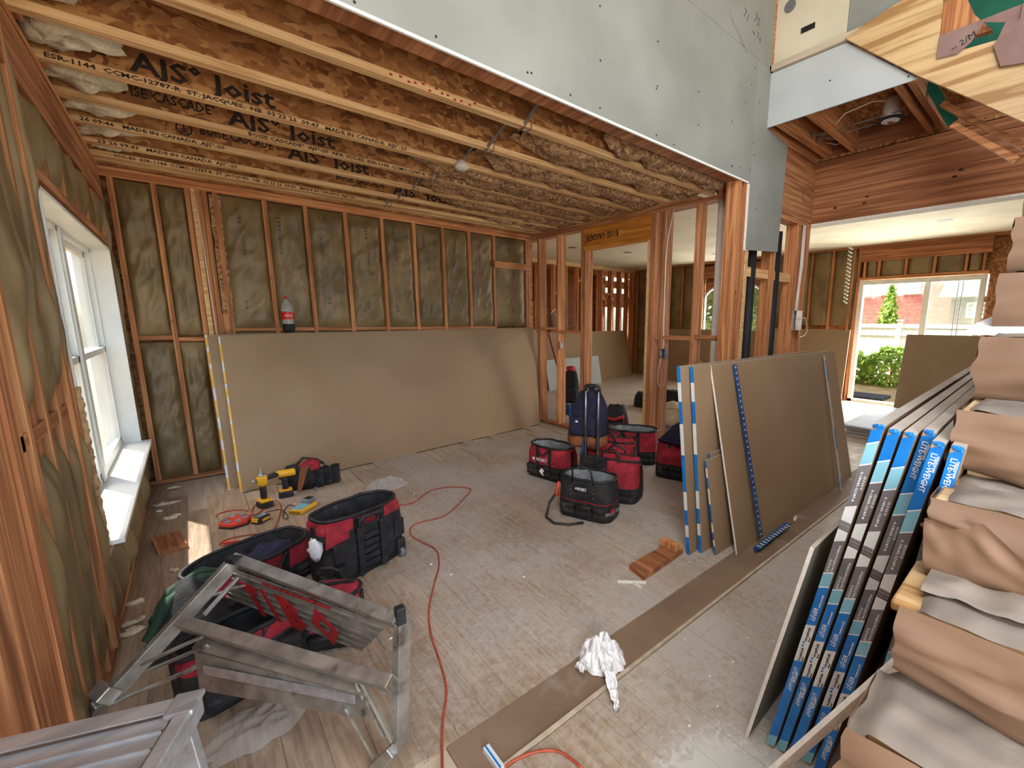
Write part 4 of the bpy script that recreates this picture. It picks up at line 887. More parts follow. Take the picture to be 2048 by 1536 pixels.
o = MB().tube([at(1182,690,0,XP-.004),at(1181,740,0,XP-.004),at(1180,790,0,XP-.004),at(1184,830,0,XP-.004)][::1], .006, 6).build('yellow_cable', yel, smooth=True)
o.data = MB().tube([V(XP-.006,yB2-.01,1.15),V(XP-.006,yB2+.0,.8),V(XP-.006,yB2-.005,.4),V(XP-.01,yB2-.03,.06)], .006, 6).mesh('yellow_cable', yel, True); tag(o, 'yellow cable stapled down the left partition stud', 'cable')
o = MB().tube([V(XP+.04,yD-.09,ZP),V(XP+.02,yD-.04,2.45),V(XP+.02,yD-.025,2.2),V(XP+.02,yD-.025,1.6),V(XP+.02,yD-.04,1.3),V(XP+.02,yD-.03,1.25)], .006, 6).build('white_cable', wcab, smooth=True); tag(o, 'white cable running down the stud above the blue box', 'cable')
o = MB().tube([V(XP-.01,yD-.03,1.15),V(XP-.01,yD-.0,1.0),V(XP-.01,yD+.0,.86),V(XP-.05,yD-.06,.83),V(3.4,2.3,1.02),V(2.6,1.75,1.17)], .0035, 6).build('white_cable', wcab, smooth=True); tag(o, 'thin white cable drooping from the blue box to the middle stack', 'cable')
for k in range(3):
    o = MB().tube([V(5.22+.02*k,YH-.008,2.62),V(5.21+.025*k,YH-.014,2.2),V(5.20+.012*k,YH-.012,1.95),V(5.17+.02*k,YH-.012,1.68)], .009, 6).build('white_cable', wcab, smooth=True); tag(o, 'white cable in the bundle running down the broad hall post', 'cable', 'cable bundle on the hall post')
pts = [V(5.30+.13*math.cos(a),YH-.06+.01*math.sin(3*a),1.50+.11*math.sin(a)) for a in [2*PI*i/20 for i in range(37)]]
o = MB().tube(pts, .004, 5).build('wire_coil', pvc, smooth=True); tag(o, 'thin wire coil hanging beside the cover plate box', 'cable')
zg = thing('jagged_strap', 'white notched plastic strap hanging left of the glass door', 'strap', (9.4,2.95,2.95), local=True)
for k in range(15): MB().bar((0,.02,-.07*k),(0,-.05,-.07*k-.05),.01,.03).build('notch', wht, zg)
o = MB().bar((6.0,7.2,0),(5.75,7.45,1.3),.05,.03).build('red_level', redp); tag(o, 'long red spirit level leaning behind the left studs', 'tool')
bkx = thing('plastic_bucket', 'white bucket standing high beyond the partition studs', 'bucket', (6.75,8.45,1.40)); lathe([(.11,0),(.14,.3),(.148,.3),(.148,.33)]).build('body', pvc, bkx, smooth=True); MB().tube([(.14*math.cos(a),-.02,.3+.12*math.sin(a)) for a in [PI*i/10 for i in range(11)]], .006, 5).build('handle', steel, bkx); MB().box((-.06,-.138,.09),(.06,-.13,.16)).build('label', redp, bkx)
o = MB().bar((6.5,8.4,1.39),(7.2,8.5,1.39),.2,.02).build('plank_shelf', studx); tag(o, 'plank shelf holding the white bucket', 'shelf')
# ================= BAGS AND TOOLS =================
random.seed(33)
def sring(w, l, z, n=40, e=4.6, dx=0, dy=0, amp=0, sd=0):
    r = []
    for j in range(n):
        a = 2*PI*j/n; c, s = math.cos(a), math.sin(a); k = (abs(c)**e+abs(s)**e)**(-1/e); x, y = l/2*c*k, w/2*s*k
        q = 1+amp*nz3((c*2.2+sd, s*2.2, z*9+sd)); r.append((x*q+dx, y*q+dy, z+amp*.25*nz3((c*3,s*3,sd))))
    return r
def toolbag(name, label, loc, rz, L, W, H, lower=black, upper=red, split=.5, mouth=.75, gape=True, logo=None, group='contractor tool bags', lining=grayl, sd=1, tilt=(0,0), pockets=True, handles=(-1,1)):
    o = thing(name, label, 'bag', loc, group=group, rot=(tilt[0],tilt[1],rz))
    A = .03; hs = H*split
    MB().rings([sring(W*.97,L*.98,0,sd=sd,amp=.01),sring(W,L,.01,sd=sd,amp=.01),sring(W*1.01,L*1.01,.055,sd=sd,amp=.01),sring(W,L,.06,sd=sd,amp=.01)],True,True).build('base', rub, o, smooth=True)
    MB().rings([sring(W*1.0,L*.995,.058,sd=sd,amp=A),sring(W*1.05,L*1.01,hs*.5,sd=sd,amp=A),sring(W*1.0,L*1.0,hs,sd=sd,amp=A)],False,False).build('lower_body', lower, o, smooth=True)
    z2 = hs+(H-hs)*.5
    MB().rings([sring(W*1.0,L*1.0,hs,sd=sd,amp=A),sring(W*.97,L*.995,z2,sd=sd,amp=A),sring(W*mouth,L*.97,H,e=2.6,sd=sd,amp=A)],False,False).build('upper_body', upper, o, smooth=True)
    R = sring(W*mouth,L*.97,H,e=2.6,sd=sd,amp=A)
    MB().tube(R+[R[0]], .011, 6, False).build('zip_rim', rub, o, smooth=True)
    if gape: MB().rings([sring(W*mouth*.97,L*.95,H-.002,e=2.6,sd=sd,amp=A),sring(W*.88,L*.92,H*.6,e=2.6,sd=sd,amp=A),sring(W*.85,L*.9,.09)][::1],False,True).build('lining', lining, o, smooth=True)
    else:
        MB().rings([sring(W*mouth,L*.97,H,e=2.6,sd=sd,amp=A),sring(W*mouth*.5,L*.9,H+.03,e=2.6,sd=sd,amp=A),sring(W*.06,L*.8,H+.035,e=2.6,sd=sd,amp=A)],False,True).build('top_panel', upper, o, smooth=True)
        MB().bar((-L*.42,0,H+.038),(L*.42,0,H+.038),.02,.008).build('zip', rub, o)
    # pockets with flaps on the front, handle loops, end straps
    for k, (px, pw_, pm) in enumerate(((-L*.27,L*.26,lower),(L*.04,L*.30,lower),(L*.33,L*.2,lower)) if pockets else ()):
        MB().rings([[(x+px, y-W*.5-.012, z) for x, y, z in sring(.05,pw_,zz_,n=20,e=4)] for zz_ in (.05,.06,hs*.85,hs*.9)],True,True).build('pocket', pm, o, smooth=True)
        MB().rings([[(x+px, y-W*.5-.014, z) for x, y, z in sring(.056,pw_*1.03,zz_,n=20,e=4)] for zz_ in (hs*.68,hs*.9,hs*.93)],True,True).build('pocket_flap', pm if k != 1 else rub, o, smooth=True)
    for s in handles:
        pts = [(-L*.16,s*W*mouth*.47,H-.03),(-L*.15,s*W*mouth*.5,H+.045),(-L*.06,s*W*mouth*.35,H+.085),(L*.06,s*W*mouth*.35,H+.085),(L*.15,s*W*mouth*.5,H+.045),(L*.16,s*W*mouth*.47,H-.03)]
        if gape: pts = [(x, y*1.12, z if abs(x) > L*.1 and i in (0,5) else H-.01-.02*(i in (2,3))) for i, (x, y, z) in enumerate(pts)]; pts[2] = (pts[2][0],s*W*mouth*.62,H-.07); pts[3] = (pts[3][0],s*W*mouth*.62,H-.07)
        MB().tube(pts, .009, 7).build('handle', rub, o, smooth=True)
        for x in (-L*.16,L*.16): MB().bar((x,s*(W*.505),hs*.9),(x,s*(W*mouth*.5+.006),H-.01),.035,.004,up=(0,s,0)).build('web_strap', rub, o)
    for s in (-1,1): MB().bar((s*L*.505,0,.06),(s*L*.5,0,H*.9),.05,.006,up=(s,0,0)).build('side_strap', rub, o)
    if logo:
        lx = -L*.18; text(logo, (lx,-W*.515-.004,hs+(H-hs)*.18), (1,0,0), (0,.0,1), .05, wink, o, 'lettering', width=L*.28, bold=.001)
        c = V(lx-.035,-W*.515-.004,hs+(H-hs)*.25); MB().prism([c+V(-.022,0,.0),c+V(0,0,.022),c+V(.018,0,.006),c+V(.004,0,-.004),c+V(.012,0,-.02),c+V(-.006,0,-.008)], (0,.002,0)).build('emblem', wink, o)
    return o
# big rolling bag in front of the window
B1 = toolbag('rolling_tool_bag', 'large black and red rolling tool bag with wheels standing behind the folded platform', (.67,2.87,0), .30, .52, .27, .40, split=.80, mouth=1.02, sd=3, lining=black, pockets=False)
for s in (-1,1):
    MB().tube([(s*.20-.012,-.15,.035),(s*.20+.012,-.15,.035)], .035, 16).build('wheel', grayl, B1, smooth=True); MB().box((s*.20-.03,-.165,.03),(s*.20+.03,-.12,.13)).build('wheel_housing', rub, B1, bevel=.01)
    MB().box((s*.20-.035,-.155,.15),(s*.20+.035,-.135,.27)).build('molded_plate', rub, B1, bevel=.01)
for x in (-.075,.075): MB().box((x-.02,-.168,.02),(x+.02,-.14,.33)).build('handle_channel', rub, B1, bevel=.006)
for k in range(5): MB().box((-.05,-.162,.05+.045*k),(.05,-.14,.085+.045*k)).build('rib', rub, B1, bevel=.006)
MB().tube([(-.07,-.15,.31),(-.075,-.165,.37),(-.05,-.17,.385),(.05,-.17,.385),(.075,-.165,.37),(.07,-.15,.31)], .014, 8).build('pull_handle', rub, B1, smooth=True)
MB().prism([(-.27,-.138,.26),(-.13,-.142,.28),(-.12,-.135,.395),(-.25,-.13,.40)], (0,.003,0)).build('red_panel', red, B1)
MB().sphere((-.285,-.05,.25),.03,.05,.07,12,8,.5).build('tissue', wpap, B1, smooth=True)
# open bags half under the platform
B2 = toolbag('open_tool_bag', 'open black and red tool bag lying low between the platform and the rolling bag', (.13,2.98,0), .42, .62, .30, .24, split=.45, mouth=1.1, sd=8, lining=black)
MB().sphere((.10,.0,.17),.13,.09,.07,16,9,.4).build('navy_cloth', navy, B2, smooth=True)
B3 = toolbag('dark_tool_bag', 'dark tool bag with a red top panel standing under the folded platform', (.02,2.22,0), .28, .42, .25, .26, split=.78, mouth=.8, sd=12, lining=black)
B4 = toolbag('red_tool_bag', 'small red and black tool bag seen inside the platform frame', (.36,2.28,0), -.5, .34, .22, .24, split=.4, mouth=.85, sd=15, gape=False)
gj = thing('green_jacket', 'dark green and black jacket heaped at the left end of the platform', 'clothing', (-.14,2.78,0))
MB().grid(24, 20, lambda u, v: (-.17+.34*u, -.2+.42*v, .24*math.sin(PI*u)**.6*math.sin(PI*v)**.6+.03*ridg((u*3,v*3,2))*math.sin(PI*u)*math.sin(PI*v))).build('body', black, gj, smooth=True)
for k in range(2): MB().tube([(-.15+.02*k,-.15+.1*k,.10+.03*k),(-.06,-.05+.09*k,.22),(.06,.05+.08*k,.24),(.14,.12+.05*k,.18)], .02, 8).build('sleeve_fold', green, gj, smooth=True)
# group in the middle
B5 = toolbag('black_tool_bag', 'black open tool bag with grey band and white HUSKY lettering, nearest of the middle group', (2.30,2.44,0), -1.2, .46, .27, .33, split=.42, mouth=1.0, upper=black, logo=None, sd=21, handles=(1,))
MB().rings([sring(.275,.468,.062,sd=21,amp=.02),sring(.279,.472,.088,sd=21,amp=.02)],False,False).build('grey_band', grayl, B5, smooth=True)
MB().rings([sring(.278,.468,.15,sd=21,amp=.02),sring(.278,.468,.156,sd=21,amp=.02)],False,False).build('red_piping', redp, B5, smooth=True)
pl_ = MB().box((-.07,-.152,.235),(.07,-.14,.29)).build('logo_patch', rub, B5, bevel=.008); text('HUSKY', (-.04,-.155,.25), (1,0,0), (0,0,1), .034, wink, B5, 'lettering', width=.085, bold=.0008)
MB().prism([(-.055,-.153,.258),(-.05,-.153,.27),(-.043,-.153,.262),(-.05,-.153,.252)], (0,.001,0)).build('emblem', wink, B5)
for x in (-.10,.10):
    for z in (.245,.275,.20): MB().tube([(x,-.146,z),(x,-.150,z)], .005, 8).build('rivet', steel, B5)
MB().tube([(-.20,-.15,.29),(-.21,-.165,.24),(-.215,-.165,.18)], [.014,.012,.02], 7).build('red_carabiner', redpl, B5, smooth=True)
MB().tube([(.09,-.13,.30),(.08,-.15,.42),(.0,-.14,.45),(-.08,-.15,.42),(-.09,-.13,.30)], .008, 7).build('handle', rub, B5, smooth=True)
strap = [(-.215,-.16,.20),(-.26,-.20,.12),(-.25,-.27,.03),(-.16,-.30,.006),(-.05,-.27,.006),(.04,-.19,.008)]
MB().tube(strap, .011, 6).build('shoulder_strap', rub, B5, smooth=True)
MB().box((.235,-.12,.09),(.24,-.05,.12)).build('red_tab', redp, B5)
B6 = toolbag('trolley_tool_bag', 'red tool bag with tall telescopic handle behind the black open bag', (2.72,2.58,0), -1.2, .52, .30, .36, split=.38, mouth=.55, gape=False, logo='HUSKY', sd=25)
for x in (-.20,-.08):
    MB().tube([(x,-.165,.05),(x,-.165,.62)], .014, 8).build('handle_tube', rub, B6, smooth=True); MB().tube([(x,-.165,.60),(x,-.165,.99)], .010, 8).build('handle_tube', steel, B6, smooth=True)
MB().tube([(-.205,-.165,.97),(-.20,-.165,1.005),(-.17,-.165,1.015),(-.11,-.165,1.015),(-.08,-.165,1.005),(-.075,-.165,.97)], .017, 8).build('handle_grip', rub, B6, smooth=True)
MB().box((-.25,-.178,.27),(.0,-.14,.40)).build('back_plate', rub, B6, bevel=.008)
B7 = toolbag('red_tool_bag', 'open red tool bag at the left of the middle group with white lettering and emblem', (2.62,3.33,0), -1.38, .50, .28, .33, split=.45, mouth=.95, logo='HUSKY', sd=31)
c = V(.02,-.19,.09); MB().prism([c+V(-.035,0,.01),c+V(0,0,.045),c+V(.03,0,.02),c+V(.01,0,0),c+V(.022,0,-.03),c+V(-.012,0,-.012)], (0,.003,0)).build('emblem', wink, B7)
B8 = toolbag('red_tool_bag', 'closed red tool bag behind the navy backpack, right of the trolley handle', (3.08,2.98,0), -1.15, .54, .30, .37, split=.35, mouth=.5, gape=False, logo='HUSKY', sd=35)
B9 = toolbag('red_tool_bag', 'wide open red tool bag with pale grey lining by the partition stud', (3.62,3.14,0), -1.05, .56, .30, .37, split=.40, mouth=1.05, sd=41)
B10 = toolbag('red_tool_bag', 'red tool bag draped with a navy jacket at the middle board stack', (3.58,2.48,0), -1.25, .44, .28, .36, split=.42, mouth=.7, gape=False, sd=44)
j = thing('navy_jacket', 'navy jacket thrown over the rightmost red tool bag', 'clothing', (3.62,2.42,.395))
MB().grid(26, 20, lambda u, v: (-.17+.34*u-.02, -.24+.46*v, .17*math.sin(PI*u)**.5*math.sin(PI*v)**.5+.05*ridg((u*2.4,v*2.4,5))*math.sin(PI*u)*math.sin(PI*v)-.02)).build('body', navy, j, smooth=True)
def backpack(name, label, loc, rz, w, h, d, m, m2, tilt=0, straps=True, group=None):
    o = thing(name, label, 'backpack', loc, rot=(tilt,0,rz), group=group); rs = []
    for k in range(9):
        t = k/8; s = math.sin(PI*(.18+.70*t))**.5 if t > .55 else 1-.02*t; zt = h*t; q = .62+.38*math.sin(PI*min(1,(1-t)*1.1)*.5)**.7
        rs.append(sring(d*q*(1 if t < .7 else .9), w*q, zt, e=2.7, amp=.06, sd=w*30))
    MB().rings(rs).build('body', m, o, smooth=True)
    MB().rings([[(x*.8, y*.5-d*.45, z) for x, y, z in sring(d, w, zz_, e=3, amp=.05)] for zz_ in (h*.05,h*.09,h*.40,h*.46)]).build('front_pocket', m2, o, smooth=True)
    MB().tube([(0,-d*.1,h*.97),(0.02,-d*.1,h*1.06),(.06,-d*.1,h*.97)], .008, 6).build('top_loop', rub, o, smooth=True)
    if straps:
        for s in (-1,1): MB().tube([(s*w*.2,d*.4,h*.9),(s*w*.26,d*.62,h*.7),(s*w*.3,d*.62,h*.35),(s*w*.32,d*.45,h*.08)], .016, 6).build('shoulder_strap', m, o, smooth=True)
    MB().tube([(-w*.38,-d*.30,h*.2),(-w*.34,-d*.32,h*.6),(-w*.15,-d*.3,h*.86),(w*.15,-d*.3,h*.86),(w*.34,-d*.32,h*.6),(w*.38,-d*.30,h*.2)], .006, 5).build('zip', rub, o, smooth=True)
    return o
# navy backpack hung on the trolley handle
nb = thing('navy_backpack', 'navy backpack with brown suede base hanging from the trolley handle', 'backpack', (2.60,2.80,.44), rot=(0,0,-1.2))
rs = []
for k in range(10):
    t = k/9; w = .36*(1-.12*t) if t < .6 else .36*(.93-.9*(t-.6)**1.1*1.35); d_ = .17*(1-.3*t); rs.append(sring(d_, max(w,.08), .10+.40*t, e=2.8, amp=.10, sd=5, dx=.035*t))
MB().rings(rs).build('body', navy, nb, smooth=True)
MB().rings([sring(.16,.33,0,e=3,amp=.08,sd=5),sring(.185,.37,.03,e=3,amp=.08,sd=5),sring(.18,.365,.105,e=2.8,amp=.10,sd=5)]).build('suede_base', leath, nb, smooth=True)
MB().rings([[(x*.75-.01, y*.4-.085, z) for x, y, z in sring(.14,.34,zz_,e=3,amp=.08)] for zz_ in (.12,.14,.26,.28)]).build('front_pocket', navy, nb, smooth=True)
MB().bar((.10,-.08,.40),(.06,-.115,.16),.045,.012,up=(0,-1,0)).build('shoulder_strap', navy, nb); MB().bar((.055,-.115,.17),(.00,-.12,-.05),.026,.006,up=(0,-1,0)).build('strap_webbing', bluep, nb); MB().obox((.062,-.122,.17),.045,.012,.03).build('buckle', rub, nb)
MB().grid(8, 14, lambda u, v: (.055+.05*u, -.06-.04*math.sin(PI*v*.5)+.02*u, .34+.225*v)).build('shoulder_strap', navy, nb, smooth=True)
MB().grid(8, 6, lambda u, v: (.055+.055*u, -.055+.08*v, .565-.012*math.cos(PI*v)**2)).build('shoulder_strap', navy, nb, smooth=True)
MB().box((-.06,-.118,.235),(-.035,-.114,.25)).build('small_tag', wpap, nb)
backpack('black_backpack', 'black backpack with a red shoulder curve standing in the doorway opening', (4.28,4.02,0), -1.0, .34, .42, .24, black, black)
o = bpy.data.objects['black_backpack']; MB().tube([(-.13,-.155,.16),(-.12,-.15,.27),(0,-.16,.25),(.12,-.15,.30),(.13,-.155,.20)], [.012,.03,.022,.03,.012], 8).build('red_panel', redp, o, smooth=True)
backpack('tall_black_backpack', 'tall black backpack standing on the water bottles behind the left studs', (4.72,5.50,.2), -.8, .30, .52, .24, black, black)
rc = MB().sphere((4.72,5.50,.76),.09,.07,.05,12,7,.5).build('red_cloth', redp, smooth=True); tag(rc, 'red cloth crumpled on top of the tall black backpack', 'cloth')
for k in range(6):
    wb_ = thing('water_bottle', 'clear blue water bottle in the pack under the tall black backpack', 'bottle', (4.62+.075*(k%3),5.42+.075*(k//3),0), group='water bottles under the black backpack')
    lathe([(.03,0),(.033,.02),(.031,.09),(.033,.15),(.014,.185),(.013,.197)], 12).build('body', bluep, wb_, smooth=True); lathe([(.0145,.186),(.0145,.199)], 12).build('cap', wht, wb_)
backpack('small_black_backpack', 'small black backpack with tan panel behind the trolley handle', (4.62,4.92,0), -.6, .30, .40, .24, black, leath)
backpack('slumped_black_bag', 'black bag lying behind the double studs in the far room', (6.2,5.15,0), -1.0, .35, .26, .3, black, black)
backpack('dark_green_bag', 'dark bag with green cloth on the floor right of the double studs', (6.35,4.62,0), -1.2, .5, .34, .34, black, green)
backpack('brown_bag', 'dark brown bag standing left of the dark bag with green cloth', (6.0,4.78,0), -1.1, .26, .32, .24, leath, black)
bp_ = thing('canvas_bag', 'beige canvas bag with ISAAK lettering behind the rightmost bags', 'bag', (4.9,3.55,0), rot=(0,0,-1.0))
MB().sphere((0,0,.23),.22,.16,.235,24,16,.12,2).build('body', beige, bp_, smooth=True); MB().tube([(.20*math.cos(a),-.02+.10*math.sin(a)*0-.15,.24+.17*math.sin(a)) for a in [PI*i/14 for i in range(15)]], .006, 6).build('seam', beige, bp_, smooth=True)
text('ISAAK', (-.075,-.168,.12), (1,0,0), (0,0,1), .075, mat('purple_lettering', (60,44,96), (70,52,108), rnd=0), bp_, 'lettering', width=.15, bold=.002)
# tool pouch by the long boards
tpch = thing('tool_pouch', 'worn black leather tool pouch with pink lining slumped against the long sheets', 'bag', (.72,4.62,0), rz=-.25)
MB().sphere((-.06,0,.10),.16,.11,.13,22,14,.35,2.4).build('body', black, tpch, smooth=True)
MB().sphere((-.0,-.02,.19),.09,.06,.07,16,9,.5,3).build('pink_lining', red, tpch, smooth=True)
for k in range(3): MB().rings([[(x+.08+.065*k, y-.05+.03*k, z) for x, y, z in sring(.09,.075,zz_,e=3,n=18,amp=.12,sd=k)] for zz_ in (.0,.04,.13,.17)],True,False).build('pocket', black, tpch, smooth=True)
MB().prism([(-.10,-.16,.0),(-.06,-.18,.02),(.0,-.12,.20),(.01,-.10,.23),(-.06,-.10,.22)], (0,.012,0)).build('leather_tongue', leath, tpch)
MB().tube([(-.16,-.02,.16),(-.05,.06,.26),(.06,.03,.24),(.12,.0,.2)], .012, 6).build('belt', rub, tpch, smooth=True)
# drills
def drill(label, loc, rz, angle=False):
    o = thing('cordless_drill', label, 'drill', loc, rz=rz, group='yellow cordless drills')
    MB().box((-.055,-.038,0),(.055,.038,.055)).build('battery', rub, o, bevel=.008); MB().box((-.05,-.034,.055),(.05,.034,.075)).build('foot', yel, o, bevel=.008)
    MB().rings([[(x+.0, y, z) for x, y, z in sring(.036,.044,z_,n=16,e=2.6)] for z_ in (.07,.10,.15,.185)]).build('grip', rub, o, smooth=True)
    MB().rings([[(z_, x, .215+y) for x, y, _ in sring(r,r,0,n=16,e=2.3)] for z_, r in ((-.085,.05),(-.07,.062),(.03,.062),(.055,.05))]).build('motor_housing', yel, o, smooth=True)
    MB().rings([[(z_, x, .215+y) for x, y, _ in sring(r,r,0,n=16,e=2)] for z_, r in ((.05,.048),(.075,.044),(.10,.034),(.115,.02))]).build('chuck', rub, o, smooth=True)
    MB().tube([(.11,0,.215),(.15,0,.215)], .005, 8).build('bit', steel, o, smooth=True); MB().box((.02,-.008,.165),(.04,.008,.19)).build('trigger', rub, o, bevel=.003)
    return o
drill('yellow cordless drill standing beside the tool pouch, pointing left', (.50,4.46,0), PI-.1)
d2 = thing('screw_gun', 'yellow and black screw gun standing upright on its battery, bit pointing up', 'drill', (.33,4.32,0), rz=.3)
MB().box((-.045,-.055,0),(.045,.05,.05)).build('battery', rub, d2, bevel=.008); MB().box((-.042,-.048,.05),(.042,.045,.075)).build('foot', yel, d2, bevel=.008)
lathe([(.02,.07),(.024,.10),(.024,.17),(.026,.19)], 16).build('grip', rub, d2, smooth=True); lathe([(.026,.185),(.038,.21),(.04,.26),(.034,.275)], 18).build('motor_housing', yel, d2, smooth=True)
lathe([(.034,.272),(.03,.285),(.012,.295),(.01,.31),(.004,.313),(.004,.345)], 16).build('nose_cone', steel, d2, smooth=True)
MB().tube([(-.03,0,.24),(-.065,0,.24),(-.075,0,.24)], [.014,.012,.006], 10).build('side_depth_knob', steel, d2, smooth=True); MB().tube([(.03,0,.24),(.12,0,.245)], .017, 10).build('side_handle', rub, d2, smooth=True)
# power block, battery, charger
pb = thing('power_block', 'red hexagonal power block with grey socket covers lying by the drills', 'power strip', (.12,4.09,0), rz=.2)
hx = [(.105*math.cos(PI/3*k), .105*math.sin(PI/3*k)) for k in range(6)]
MB().prism([(x,y,.0) for x, y in hx], (0,0,.012)).build('base', rub, pb, bevel=.002); MB().prism([(x*.98,y*.98,.012) for x, y in hx], (0,0,.03)).build('body', redpl, pb, bevel=.006)
for k in range(6): a = PI/3*k+PI/6; MB().obox((.062*math.cos(a),.062*math.sin(a),.046),.038,.03,.010,Matrix.Rotation(a,3,'Z')).build('socket_cover', steel if False else grayl, pb, bevel=.004)
MB().tube([(.1*math.cos(a),.085*math.sin(a)+.02,.05+.04*math.sin(a*.5)) for a in [PI*.1+PI*.9*i/12 for i in range(13)]], .006, 6).build('carry_cord', orng, pb, smooth=True)
bt = thing('loose_battery', 'loose black and yellow drill battery between the power block and the charger', 'battery', (.27,4.01,0), rz=.7)
MB().box((-.055,-.035,0),(.055,.035,.045)).build('case', rub, bt, bevel=.008); MB().box((-.057,-.028,.018),(-.045,.028,.05)).build('front_label', yel, bt, bevel=.003); MB().box((-.02,-.037,.012),(.045,.037,.032)).build('side_label', yel, bt, bevel=.002); MB().box((-.03,-.02,.045),(.04,.02,.058)).build('terminal_block', grayl, bt, bevel=.003)
ch = thing('battery_charger', 'yellow battery charger with a grey battery seated on it', 'charger', (.56,4.04,0), rz=.75)
MB().box((-.10,-.055,0),(.10,.055,.04)).build('case', yel, ch, bevel=.012); MB().box((-.085,-.04,.04),(.03,.04,.044)).build('label_plate', lblue, ch)
for k in range(8): MB().box((-.102,-.045+.012*k,.01),(-.098,-.040+.012*k,.032)).build('vent_slot', blk, ch)
MB().box((.03,-.04,.04),(.11,.045,.075)).build('battery', grayl, ch, bevel=.010); MB().box((.045,-.025,.075),(.098,.03,.078)).build('battery_face', rub, ch)
def cord(pts, r, m, nm, label, z=.006, sub=6):
    P = [at(px,py,2,z+(dz_[0] if (dz_ := rest) else 0)) for px, py, *rest in pts]; out = []
    for i in range(len(P)-1):
        p0, p1, p2, p3 = P[max(i-1,0)], P[i], P[i+1], P[min(i+2,len(P)-1)]
        for k in range(sub):
            t = k/sub; out.append(.5*((2*p1)+(-p0+p2)*t+(2*p0-5*p1+4*p2-p3)*t*t+(-p0+3*p1-3*p2+p3)*t**3))
    out.append(P[-1]); o = MB().tube(out, r, 7).build(nm, m, smooth=True); return tag(o, label, 'cord')
cord([(1165,1536),(1120,1504),(1075,1503),(1030,1520),(1005,1540)], .005, orng, 'extension_cord', 'orange cord curving at the bottom edge past the end of the bare board')
cord([(885,1560),(884,1500),(886,1440),(893,1380),(880,1325),(862,1270),(858,1220),(868,1170),(878,1130),(872,1100),(845,1085),(822,1070),(822,1055),(838,1045),(880,1035),(905,1020),(925,1000),(941,982),(935,976),(900,974),(865,980),(845,992),(825,1006),(795,1011)], .005, orng, 'extension_cord', 'orange extension cord snaking down the middle of the floor')
cord([(620,1065),(560,1066),(520,1067),(480,1072),(450,1080),(440,1090),(455,1090),(490,1084),(530,1074),(545,1062),(556,1040),(562,1015),(555,1002),(540,1006),(528,1018),(508,1030),(505,1018),(515,1008),(535,1008,.03)], .0045, orng, 'extension_cord', 'orange cord looping between the power block and the rolling bag')
o = cord([(500,1032),(530,1025),(560,1019),(575,1030),(573,1038),(566,1034),(570,1018),(580,1010),(600,1018)], .003, blk, 'charger_cord', 'thin black charger cord lying by the yellow charger')
o = MB().bar(at(446,1086,2,.012), at(478,1082,2,.012), .018, .016).build('cord_plug', redpl, bevel=.004); tag(o, 'orange cord connector lying on the floor by the sunlight patch', 'plug')
# plastic bag, sheet, crumpled paper
def crumple(name, label, cat, c, rx, ry, h, m, sd, rz=0, sharp=1):
    o = thing(name, label, cat, c, rz=rz)
    def fn(u, v):
        a = u*2*PI; q = v; rad = (1-.15*ridg((math.cos(a)*2+sd,math.sin(a)*2,1)))*q; f = (1-q**2.2)
        z = h*f*(.55+.9*abs(nz3((math.cos(a)*1.8*q+sd,math.sin(a)*1.8*q,2))))+.04*sharp*ridg((math.cos(a)*q*3.2+sd,math.sin(a)*q*3.2,sd))*(1-q)**.3*min(1,h*12)
        return (rx*rad*math.cos(a), ry*rad*math.sin(a), max(.002, z))
    MB().grid(64, 20, fn).build('sheet', m, o, smooth=(sharp < 1)); return o
crumple('plastic_bag', 'clear crumpled plastic bag lying near the long sheets', 'plastic bag', at(775,972,2,0), .20, .15, .07, film, 3, sharp=.9)
p = crumple('plastic_sheet', 'thin clear plastic film on the floor under the platform', 'plastic sheet', at(520,1445,2,0), .20, .14, .03, film, 6, rz=.2, sharp=.6)
p = crumple('crumpled_paper', 'crumpled white paper bundle with a trailing tail on the floor strip', 'paper', at(1203,1318,2,0), .115, .125, .10, wpap, 9)
MB().grid(10, 18, lambda u, v: (-.0+.045*(u-.5)*(1.5-v*1.2)+.012*nz3((u*6,v*8,1))-.02*v, -.05-.24*v-.03*math.sin(3*v), .05*(1-v)**1.5+.012+.016*ridg((u*5,v*7,2)))).build('tail', wpap, p).rotation_euler = (0,0,-.5)
MB().grid(8, 8, lambda u, v: (-.10-.05*u, .05*v-.03, .02+.03*ridg((u*4,v*4,3)))).build('corner', wpap, p)
# ================= ALUMINIUM PLATFORMS =================
pf = thing('folded_platform', 'scuffed aluminium work platform tipped over the bags with red spray paint', 'work platform', (.1,1.9,0), local=False)
def A(px, py, z): return at(px,py,2,z)
A1, C1 = A(463,1113,.60), A(793,1236,.60); B1_, D1 = A(210,1386,.26), A(789,1505,.14)
def chan(a, b, w, t, up, name='beam', m=alu):
    a, b = Vector(a), Vector(b); d = (b-a).normalized(); u = Vector(up); sd_ = d.cross(u).normalized(); u = sd_.cross(d).normalized()
    s = MB(); s.bar(a, b, w, .003, up=u)
    for k in (-1,1): s.bar(a+sd_*k*w/2-u*t/2, b+sd_*k*w/2-u*t/2, .003, t, up=u)
    return s.build(name, m, pf, bevel=.0008)
nrm = (A1-A(360,1234,.48)).cross(C1-A1).normalized()
if nrm.dot(V(0,0,HC)-A1) < 0: nrm = -nrm
chan(A1, C1, .036, .05, nrm); chan(A(356,1240,.48), A(778,1362,.48), .036, .05, nrm)
chan(A(392,1286,.40), A(736,1378,.40), .035, .05, nrm)
